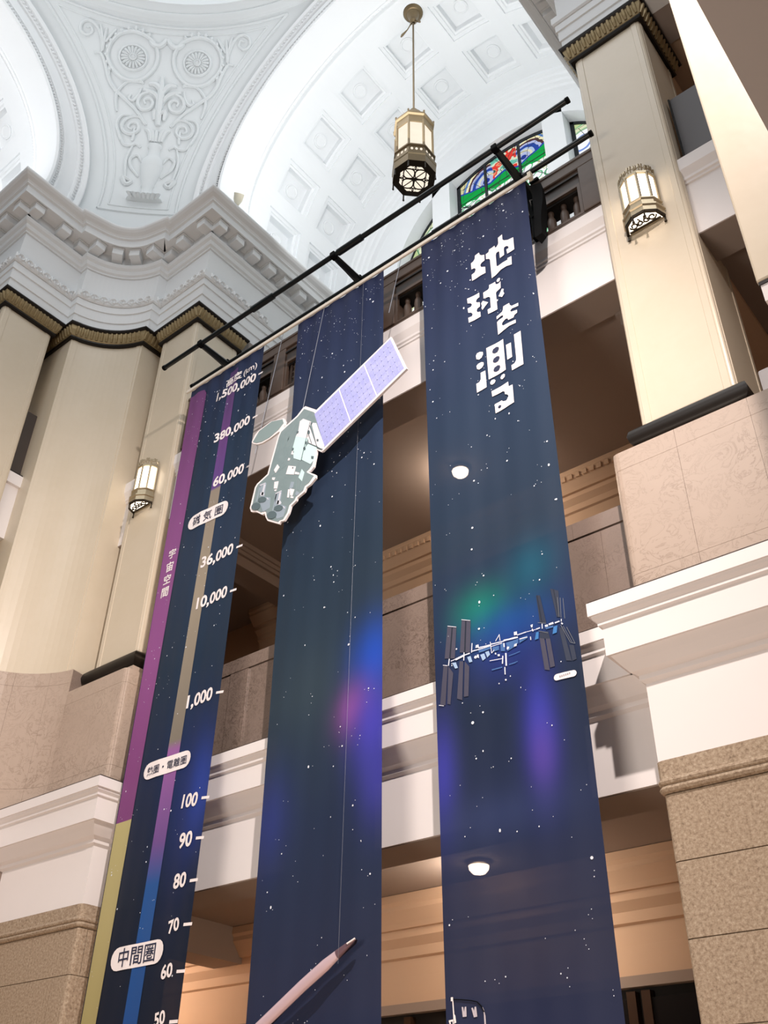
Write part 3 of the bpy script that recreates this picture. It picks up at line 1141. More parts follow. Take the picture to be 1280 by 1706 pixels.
THICK = {'ring': 0.05, 's6': 0.05, 's7': 0.045, 'hook': 0.07, 's4': 0.05, 'l1': 0.10, 'l2': 0.08, 'l3': 0.07, 'l4': 0.07, 'm1': 0.06, 'm2': 0.06, 'm3': 0.06, 's9b': 0.06}
for key, pts in STROKES.items():
    for mirror in ((False, True) if key not in ('l1', 'm1') else (False,)):
        r_ = THICK.get(key, 0.04)
        path = stroke(pts, r_, mirror)
        r_ *= 1.3
        n = len(path)
        rad = [r_ * (0.55 + 0.45 * math.sin(PI * min(1, (i + 0.6) / n * 1.05))) for i in range(n)]
        if key == 'ring':
            rad = [r_] * n
        MB().tube(path, r_, 6, radii=rad).build({'l': 'palm_leaf', 'm': 'stem', 'p': 'palmette', 'r': 'scroll_ring', 'h': 'acanthus'}.get(key[0], 'scroll'), M['plaster_shade'], pend, smooth=True)
# acanthus lobes round the scroll rings
for mirror in (False, True):
    lob = MB()
    for i in range(11):
        t = R(100 + 16 * i - 40)
        a, z = 38.4 + 4.5 * math.cos(t), 5.31 + 0.74 * math.sin(t)
        if mirror:
            a = 2 * AX - a
        c = Vector(S3(a, z, 0.03))
        e = Vector(S3(a + 0.7 * math.cos(t) * (-1 if mirror else 1), z + 0.12 * math.sin(t), 0.05))
        lob.tube([c, (c + e) / 2, e], 0.06, 5, radii=[0.03, 0.07, 0.025])
    lob.build('acanthus', M['plaster_shade'], pend, smooth=True, stuff=True)
# rosettes
for a in (38.4, 2 * AX - 38.4):
    c = Vector(S3(a, 5.31))
    n = (Vector((CX, CY, ZC)) - c).normalized()
    rm = n.to_track_quat('Z', 'Y').to_matrix().to_4x4()
    rm.translation = c
    ro = MB().lathe([(0.46, -0.05), (0.47, 0.03), (0.44, 0.075), (0.40, 0.075), (0.385, 0.03), (0.10, 0.055), (0.0, 0.055)], (0, 0, 0), 32)
    pe = MB()
    for k in range(18):
        t = 2 * PI * k / 18
        pe.tube([(0.13 * math.cos(t), 0.13 * math.sin(t), 0.05), (0.27 * math.cos(t), 0.27 * math.sin(t), 0.075), (0.37 * math.cos(t), 0.37 * math.sin(t), 0.04)], 0.03, 5, radii=[0.02, 0.045, 0.035])
    hb = MB().lathe([(0.125, 0.03), (0.12, 0.09), (0.08, 0.12), (0.075, 0.09), (0.0, 0.10)], (0, 0, 0), 20)
    for m_ in (ro, pe, hb):
        m_.v = [tuple(rm @ Vector(v)) for v in m_.v]
    o = ro.build('rosette', M['plaster_shade'], pend, smooth=True)
    pe.build('petal_ring', M['plaster_shade'], o, smooth=True, stuff=True)
    hb.build('hub', M['plaster_shade'], o, smooth=True)
# urn, built as half-round relief
um = MB()
UR = [(0.0, 0.26, 0.0), (0.01, 0.44, 0.16), (0.05, 0.54, 0.27), (0.11, 0.53, 0.28), (0.18, 0.44, 0.22), (0.22, 0.42, 0.18), (0.30, 0.26, 0.14), (0.38, 0.17, 0.12), (0.62, 0.16, 0.12), (0.70, 0.21, 0.14), (0.78, 0.19, 0.14),
      (0.95, 0.24, 0.16), (1.25, 0.30, 0.18), (1.50, 0.34, 0.20), (1.58, 0.36, 0.21), (1.66, 0.34, 0.20), (1.80, 0.33, 0.19), (1.86, 0.28, 0.16), (1.98, 0.19, 0.14), (2.28, 0.18, 0.13), (2.34, 0.23, 0.14), (2.42, 0.22, 0.14)]
vs, fs = [], []
for z, hw, pr in UR:
    for k in range(9):
        t = PI * k / 8
        s = hw * math.cos(t)
        vs.append(S3(AX - math.degrees(s / 11.0), z, pr * math.sin(t) - 0.01))
for i in range(len(UR) - 1):
    for k in range(8):
        fs.append((i * 9 + k, i * 9 + k + 1, (i + 1) * 9 + k + 1, (i + 1) * 9 + k))
um.add(vs, fs)
urn = um.build('urn', M['plaster_shade'], pend, smooth=True)
gad = MB()
for k in range(7):
    s = -0.45 + 0.15 * k
    gad.tube([S3(AX - math.degrees(s * 0.8 / 11), 0.17, 0.20), S3(AX - math.degrees(s / 11), 0.09, 0.25), S3(AX - math.degrees(s * 0.8 / 11), 0.02, 0.13)], 0.06, 5, radii=[0.03, 0.075, 0.05])
gad.build('gadroon', M['plaster_shade'], urn, smooth=True, stuff=True)
# the ring under the dome with its mouldings
dome = top('ceiling_dome', (CX, CY, 32.4), 'moulded plaster ring and drum at the foot of the dome', 'dome', 'structure')
for nm, prof in (('ring_moulding', [(8.97, 6.42), (8.86, 6.46), (8.80, 6.54), (8.82, 6.62), (8.74, 6.66), (8.66, 6.76), (8.60, 6.78), (8.60, 6.86), (9.1, 6.86), (9.1, 6.42)]),
                 ('drum', [(8.75, 6.86), (8.75, 9.2), (9.1, 9.2), (9.1, 6.86)]),
                 ('drum_moulding', [(8.75, 8.5), (8.62, 8.56), (8.5, 8.7), (8.5, 8.85), (8.75, 8.9)])):
    b = MB()
    pr = prof + [prof[0]]
    b.lathe([(r, ZC + z) for r, z in pr], (CX, CY, 0), 96)
    b.build(nm, M['plaster_shade'], dome, smooth=True)


# ---- gallery floors behind the banners: two open storeys between the piers
def run_x(name, mat, prof, x0, x1, y, root):
    """horizontal moulding along x; prof (d, z), d towards the camera"""
    pts = [(y - d, z) for d, z in prof]
    b = MB()
    n = len(pts)
    b.add([(x0, a, z) for a, z in pts] + [(x1, a, z) for a, z in pts],
          [tuple(range(n - 1, -1, -1)), tuple(range(n, 2 * n))] + [(i, (i + 1) % n, n + (i + 1) % n, n + i) for i in range(n)])
    return b.build(name, M[mat], root)


BX0, BX1 = -14.74, -4.26
low = top('wall_mezzanine', (CX, 10.6, 5.7), 'white moulded mezzanine beam with a marble parapet behind the banners', 'mezzanine', 'structure')
run_x('frieze_beam', 'fascia', [(0, 5.70), (0, 6.68), (-0.77, 6.68), (-0.77, 5.70)], BX0, BX1, 10.6, low)
run_x('beam_soffit', 'soffit_brown', [(-0.02, 5.685), (-0.02, 5.70), (-0.77, 5.70), (-0.77, 5.685)], BX0, BX1, 10.6, low)
run_x('ledge', 'fascia', LEDGE, BX0, BX1, 10.6, low)
run_x('ledge_seam', 'panel_brown', [(0.41, 7.70), (0.41, 7.725), (-0.3, 7.725), (-0.3, 7.70)], BX0, BX1, 10.6, low)
x = BX0
k = 0
while x < BX1 - 0.1:
    w_ = 1.22 if k % 3 != 2 else 0.46
    e = min(x + w_, BX1)
    yo = 0.0 if k % 3 != 2 else -0.03
    MB().box(x + 0.002, e - 0.002, 10.57 + yo, 10.8, 7.725, 9.40).build('marble_slab', M['marble_dark'], low)
    x = e
    k += 1
x = BX0
while x < BX1 - 0.1:
    e = min(x + 1.9, BX1)
    MB().box(x + 0.002, e - 0.002, 10.55, 10.85, 9.42, 9.68).build('marble_coping', M['marble_dark'], low)
    x = e
MB().box(BX0, BX1, 10.60, 10.82, 9.38, 9.44).build('coping_joint', M['wood_dark'], low)

balc = top('wall_gallery', (CX, 10.6, 14.1), 'white moulded gallery front under the dark wooden balustrade', 'gallery front', 'structure')
GP = [(0, 14.10), (0, 15.30), (0.03, 15.31), (0.03, 15.36), (0.06, 15.38), (0.06, 15.44), (0.10, 15.52), (0.13, 15.58), (0.13, 15.86), (-0.70, 15.86), (-0.70, 14.10)]
for a, b in ((-15.10, -3.90), (-2.50, 1.0), (-16.95, -16.48)):
    run_x('gallery_fascia', 'fascia', GP, a, b, 10.6, balc)
    run_x('gallery_soffit', 'soffit_brown', [(-0.01, 14.085), (-0.01, 14.10), (-0.70, 14.10), (-0.70, 14.085)], a, b, 10.6, balc)
MB().box(-19.4, -18.74, 8.30, 8.80, 14.1, 15.86).build('gallery_fascia', M['fascia'], balc)
MB().box(-19.0, -18.66, 8.30, 8.80, 15.55, 15.86).build('gallery_band', M['fascia'], balc)

# boards closing the gaps between the pillars above the gallery front
pg = top('gallery_board', (-2.0, 10.85, 15.9), 'grey board in the gap right of the right pillar', 'board', 'structure')
MB().box(-2.44, 0.6, 10.80, 10.88, 15.9, 17.98).build('board', M['panel_grey'], pg)
MB().box(-2.44, 0.6, 10.78, 10.90, 15.87, 15.93).build('board_sill', M['wood_dark'], pg)
MB().box(-2.455, -2.425, 10.77, 10.90, 15.9, 17.98).build('board_stile', M['wood_dark'], pg)
pb = top('gallery_board', (-18.8, 8.5, 15.9), 'dark brown board in the gap between the two left pillars', 'board', 'structure')
MB().box(-18.94, -18.86, 8.30, 8.76, 15.95, 17.92).build('board', M['panel_brown'], pb)
MB().box(-18.94, -18.70, 8.30, 8.80, 15.86, 15.92).build('board_sill', M['wood_dark'], pb)
MB().box(-18.93, -18.85, 8.28, 8.33, 15.95, 17.92).build('board_stile', M['wood_dark'], pb)

# dark wooden balustrade
bal = top('balustrade', (CX, 10.75, 15.86), 'dark wooden balustrade with recessed openings above the white gallery front', 'balustrade', 'structure')
BA0, BA1 = -15.08, -3.92
MB().box(BA0, BA1, 10.57, 11.02, 17.36, 17.64).build('top_rail', M['wood'], bal, bevel=0.015, seg=1)
MB().box(BA0, BA1, 10.55, 11.04, 17.60, 17.68).build('hand_rail', M['wood'], bal, bevel=0.012, seg=1)
MB().box(BA0, BA1, 10.60, 11.30, 15.86, 16.10).build('bottom_rail', M['wood'], bal, bevel=0.015, seg=1)
MB().box(BA0, BA1, 10.62, 10.92, 16.96, 17.36).build('frame_rail', M['wood'], bal)
MOD = 1.57
right_edges = [-4.28 - MOD * i for i in range(7)]
for i, xr in enumerate(right_edges):
    xl = xr - 1.20
    # stile to the right of this opening
    xs1 = xr + 0.37 if i else BA1
    MB().box(xr, xs1, 10.57, 10.95, 16.10, 17.36).build('stile', M['wood'], bal, bevel=0.012, seg=1)
    if xl < BA0 + 0.4:
        MB().box(BA0, xr, 10.57, 10.95, 16.10, 17.36).build('stile', M['wood'], bal)
        continue
    # inner moulded frame round the opening
    fr = MB()
    for a, b, c, d in ((xl, xr, 16.10, 16.16), (xl, xr, 16.90, 16.97), (xl, xl + 0.07, 16.16, 16.90), (xr - 0.07, xr, 16.16, 16.90)):
        fr.box(a, b, 10.60, 10.66, c, d)
    fr.build('opening_frame', M['wood'], bal)
    MB().box(xl, xr, 10.575, 10.61, 17.20, 17.24).build('panel_bead', M['wood_dark'], bal)
    MB().box(xl + 0.02, xr - 0.02, 10.615, 10.63, 16.99, 17.19).build('sunk_panel', M['panel_brown'], bal)
    MB().box(xl, xr, 10.66, 11.02, 16.84, 16.97).build('opening_head', M['wood_dark'], bal)
    if i == 4:
        k = 0
        while k < 9:
            xx = xl + 0.1 + 0.125 * k
            MB().box(xx, xx + 0.05, 10.68, 10.74, 16.16, 16.90).build('lattice_bar', M['wood'], bal)
            k += 1
        for q in range(4):
            MB().box(xl + 0.07, xr - 0.07, 10.70, 10.73, 16.28 + 0.16 * q, 16.32 + 0.16 * q).build('lattice_rail', M['wood'], bal)
    else:
        for k in range(4):
            xx = xr - 0.19 - 0.275 * k
            MB().lathe([(0.05, 16.10), (0.085, 16.12), (0.085, 16.20), (0.075, 16.22), (0.088, 16.30), (0.088, 16.56), (0.075, 16.64), (0.05, 16.70), (0.05, 16.76), (0.06, 16.78), (0.06, 16.85)],
                       (xx, 10.79, 0), 12).build('baluster', M['wood'], bal, smooth=True)

# rooms behind: ceilings, crowns, back wall, cross beams, doors
rear = top('wall_rear', (CX, 15.4, 0), 'warm painted back wall of the two storeys with crown mouldings', 'wall', 'structure')
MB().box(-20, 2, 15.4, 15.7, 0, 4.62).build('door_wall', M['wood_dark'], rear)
MB().box(-20, 2, 15.4, 15.7, 4.62, 15.0).build('upper_wall', M['warm_wall'], rear)


def crown(name, z, h, y, x0, x1, root, d=0.55):
    prof = [(0, z), (d, z), (d, z - 0.10 * h), (d * 0.93, z - 0.14 * h), (d * 0.93, z - 0.20 * h), (d * 0.7, z - 0.34 * h), (d * 0.62, z - 0.40 * h), (d * 0.5, z - 0.40 * h), (d * 0.5, z - 0.5 * h),
            (d * 0.30, z - 0.60 * h), (d * 0.26, z - 0.72 * h), (d * 0.16, z - 0.74 * h), (d * 0.14, z - 0.97 * h), (0, z - h)]
    return run_x(name, 'warm_wall', prof, x0, x1, y, root)


up_cr = crown('upper_crown', 14.34, 1.05, 15.4, -16.9, -2.5, rear)
eg = MB()
xx = -16.0
while xx < -2.6:
    eg.box(xx, xx + 0.09, 14.86, 14.90, 14.10, 14.22)
    xx += 0.17
eg.build('egg_row', M['warm_wall'], up_cr, stuff=True)
crown('lower_crown', 6.36, 1.35, 15.4, -20.0, -2.5, rear, 0.7)
run_x('lower_fascia', 'warm_wall', [(0.10, 4.62), (0.10, 5.06), (0, 5.10), (0, 4.62)], -20.0, -2.5, 15.4, rear)
run_x('lintel', 'soffit_brown', [(0.16, 4.46), (0.16, 4.62), (0, 4.62), (0, 4.46)], -16.9, -2.5, 15.4, rear)
for i, xx in enumerate((-15.2, -12.6, -10.0, -8.2, -6.6, -4.6)):
    dr = top('door_%d' % (i + 1), (xx, 15.3, 0), ('tall dark door under the white lintel, number %s from the left' % ('one', 'two', 'three', 'four', 'five', 'six')[i]).replace(', number one', ', outermost').replace('number ', ''), 'door', 'structure')
    dr['label'] = 'tall dark door in the shadow under the lintel, %s from the left' % ('first', 'second', 'third', 'fourth', 'fifth', 'sixth')[i]
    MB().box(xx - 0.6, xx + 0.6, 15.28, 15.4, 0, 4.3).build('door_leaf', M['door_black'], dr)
    MB().box(xx - 0.75, xx - 0.6, 15.24, 15.4, 0, 4.4).build('door_jamb', M['door_gold'], dr)
    MB().box(xx + 0.6, xx + 0.75, 15.24, 15.4, 0, 4.4).build('door_jamb', M['door_gold'], dr)

clo = top('ceiling_mezzanine', (CX, 13, 6.4), 'brown ceiling below the mezzanine with cross beams', 'ceiling', 'structure')
MB().box(-20, 2, 11.35, 15.5, 6.37, 6.5).build('ceiling_slab', M['soffit_brown'], clo)
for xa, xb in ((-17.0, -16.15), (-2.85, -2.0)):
    MB().box(xa, xb, 11.35, 15.4, 5.70, 6.37).build('cross_beam', M['soffit_brown'], clo)
MB().box(BX0, BX1, 11.37, 11.55, 6.20, 6.37).build('ceiling_cove', M['soffit_brown'], clo)
cup = top('ceiling_gallery', (CX, 13, 14.4), 'brown ceiling of the upper gallery with cross beams', 'ceiling', 'structure')
MB().box(-20, 2, 11.28, 15.5, 14.34, 14.5).build('ceiling_slab', M['soffit_brown'], cup)
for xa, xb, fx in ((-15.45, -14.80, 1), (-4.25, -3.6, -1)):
    MB().box(xa, xb, 11.28, 15.4, 13.75, 14.34).build('cross_beam', M['soffit_brown'], cup)
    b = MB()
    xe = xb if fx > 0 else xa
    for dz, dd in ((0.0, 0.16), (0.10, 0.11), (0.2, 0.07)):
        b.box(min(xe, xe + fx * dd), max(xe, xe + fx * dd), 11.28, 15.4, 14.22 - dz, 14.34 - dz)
    b.build('beam_moulding', M['soffit_brown'], cup)
MB().box(-14.8, -4.2, 11.28, 11.42, 14.20, 14.34).build('ceiling_cove', M['soffit_brown'], cup)
MB().box(-20, 2, 10.7, 15.4, 7.4, 7.6).build('mezzanine_floor', M['soffit_brown'], clo)

side_r = top('wall_side', (-2.7, 13.4, 7), 'brown side wall with crown mouldings seen through the gap right of the right pillar', 'wall', 'structure')
MB().box(-3.6, -3.02, 11.86, 15.4, 6.5, 20.8).build('side_wall', M['warm_wall'], side_r)
for z, h in ((14.34, 1.05), (20.7, 1.3)):
    d = 0.5
    prof = [(-3.03 + a * d, z - b * h) for a, b in ((0, 0), (1, 0), (1, .12), (.7, .34), (.5, .42), (.3, .6), (.16, .74), (.1, 1), (0, 1))]
    b = MB()
    n = len(prof)
    b.add([(a, 11.88, c) for a, c in prof] + [(a, 15.4, c) for a, c in prof], [tuple(range(n)), tuple(range(2 * n - 1, n - 1, -1))] + [(i, n + i, n + (i + 1) % n, (i + 1) % n) for i in range(n)])
    b.build('side_crown', M['warm_wall'], side_r)
aisle = top('wall_aisle', (1.2, 13, 6), 'plain warm wall closing the side aisle on the right', 'wall', 'structure')
MB().box(1.6, 1.9, 8.0, 15.6, 0, 22).build('aisle_wall', M['warm_wall'], aisle)
MB().box(-3.0, 1.9, 15.4, 15.7, 14.5, 22).build('aisle_end', M['warm_wall'], aisle)
MB().box(-3.62, 1.9, 11.55, 15.6, 20.95, 21.1).build('aisle_ceiling', M['warm_wall'], aisle)
MB().box(-2.46, 1.9, 10.6, 11.55, 20.82, 21.0).build('aisle_soffit', M['soffit_brown'], aisle)
left_end = top('wall_far_left', (-24, 10, 6), 'plain wall closing the aisle behind the left pillars', 'wall', 'structure')
MB().box(-20.4, -20.1, 8.9, 15.6, 0, 21).build('aisle_wall', M['warm_wall'], left_end)
MB().box(-20.4, -16.8, 10.9, 11.2, 0, 20.8).build('aisle_screen', M['warm_wall'], left_end)
MB().box(-24, -18.9, 8.85, 9.1, 0, 20.8).build('aisle_screen', M['warm_wall'], left_end)
MB().box(-22, -18.96, 6.0, 9.0, 20.82, 21.0).build('aisle_soffit', M['soffit_brown'], left_end)
MB().box(-20.4, -16.2, 10.75, 15.6, 20.82, 21.0).build('aisle_soffit', M['soffit_brown'], left_end)

# right arm close to the camera: the end of its pier ledge and the beam overhead
near = top('wall_near_right', (0.4, 6.6, 0), 'tall pale panelled pier and its white ledge end, close by at the right edge', 'pier', 'structure')
MB().box(-0.62, 1.0, 6.40, 7.9, 0, 7.0).build('pier_core', M['fascia'], near)
LE = [(-1.05 + (0.43 - d), z) for d, z in LEDGE if z <= 7.52 and d >= 0]
lw = [(-0.62, 8.4), (-0.62, 6.40), (1.0, 6.40)]
MB().sweep(lw, [(d, z) for d, z in LEDGE], side=-1).build('ledge', M['fascia'], near)
MB().sweep(lw, [(0.44, 7.70), (0.44, 7.735), (-0.3, 7.735), (-0.3, 7.70)], side=-1).build('ledge_seam', M['black_bronze'], near)
MB().box(-1.07, -0.2, 5.95, 6.5, 7.735, 14.0).build('pale_panel', M['shaft'], near, bevel=0.02)
beam = top('ceiling_right_arm', (0.2, 2.5, 5.7), 'pinkish grey soffit of the beam overhead in the top right corner', 'beam', 'structure')
MB().box(-0.32, 0.45, -2.2, 5.9, 5.70, 6.68).build('beam', M['soffit'], beam)
MB().box(0.45, 6.0, -2.2, 5.9, 6.37, 6.6).build('ceiling_slab', M['soffit'], beam)
MB().box(0.45, 0.62, -2.2, 5.9, 6.1, 6.37).build('cove', M['soffit'], beam)

flo = top('floor', (CX, 5, 0), 'pale stone floor of the hall below the frame', 'floor', 'structure')
MB().box(-26, 8, -10, 15.4, -0.2, 0).build('floor_slab', M['warm_wall'], flo)


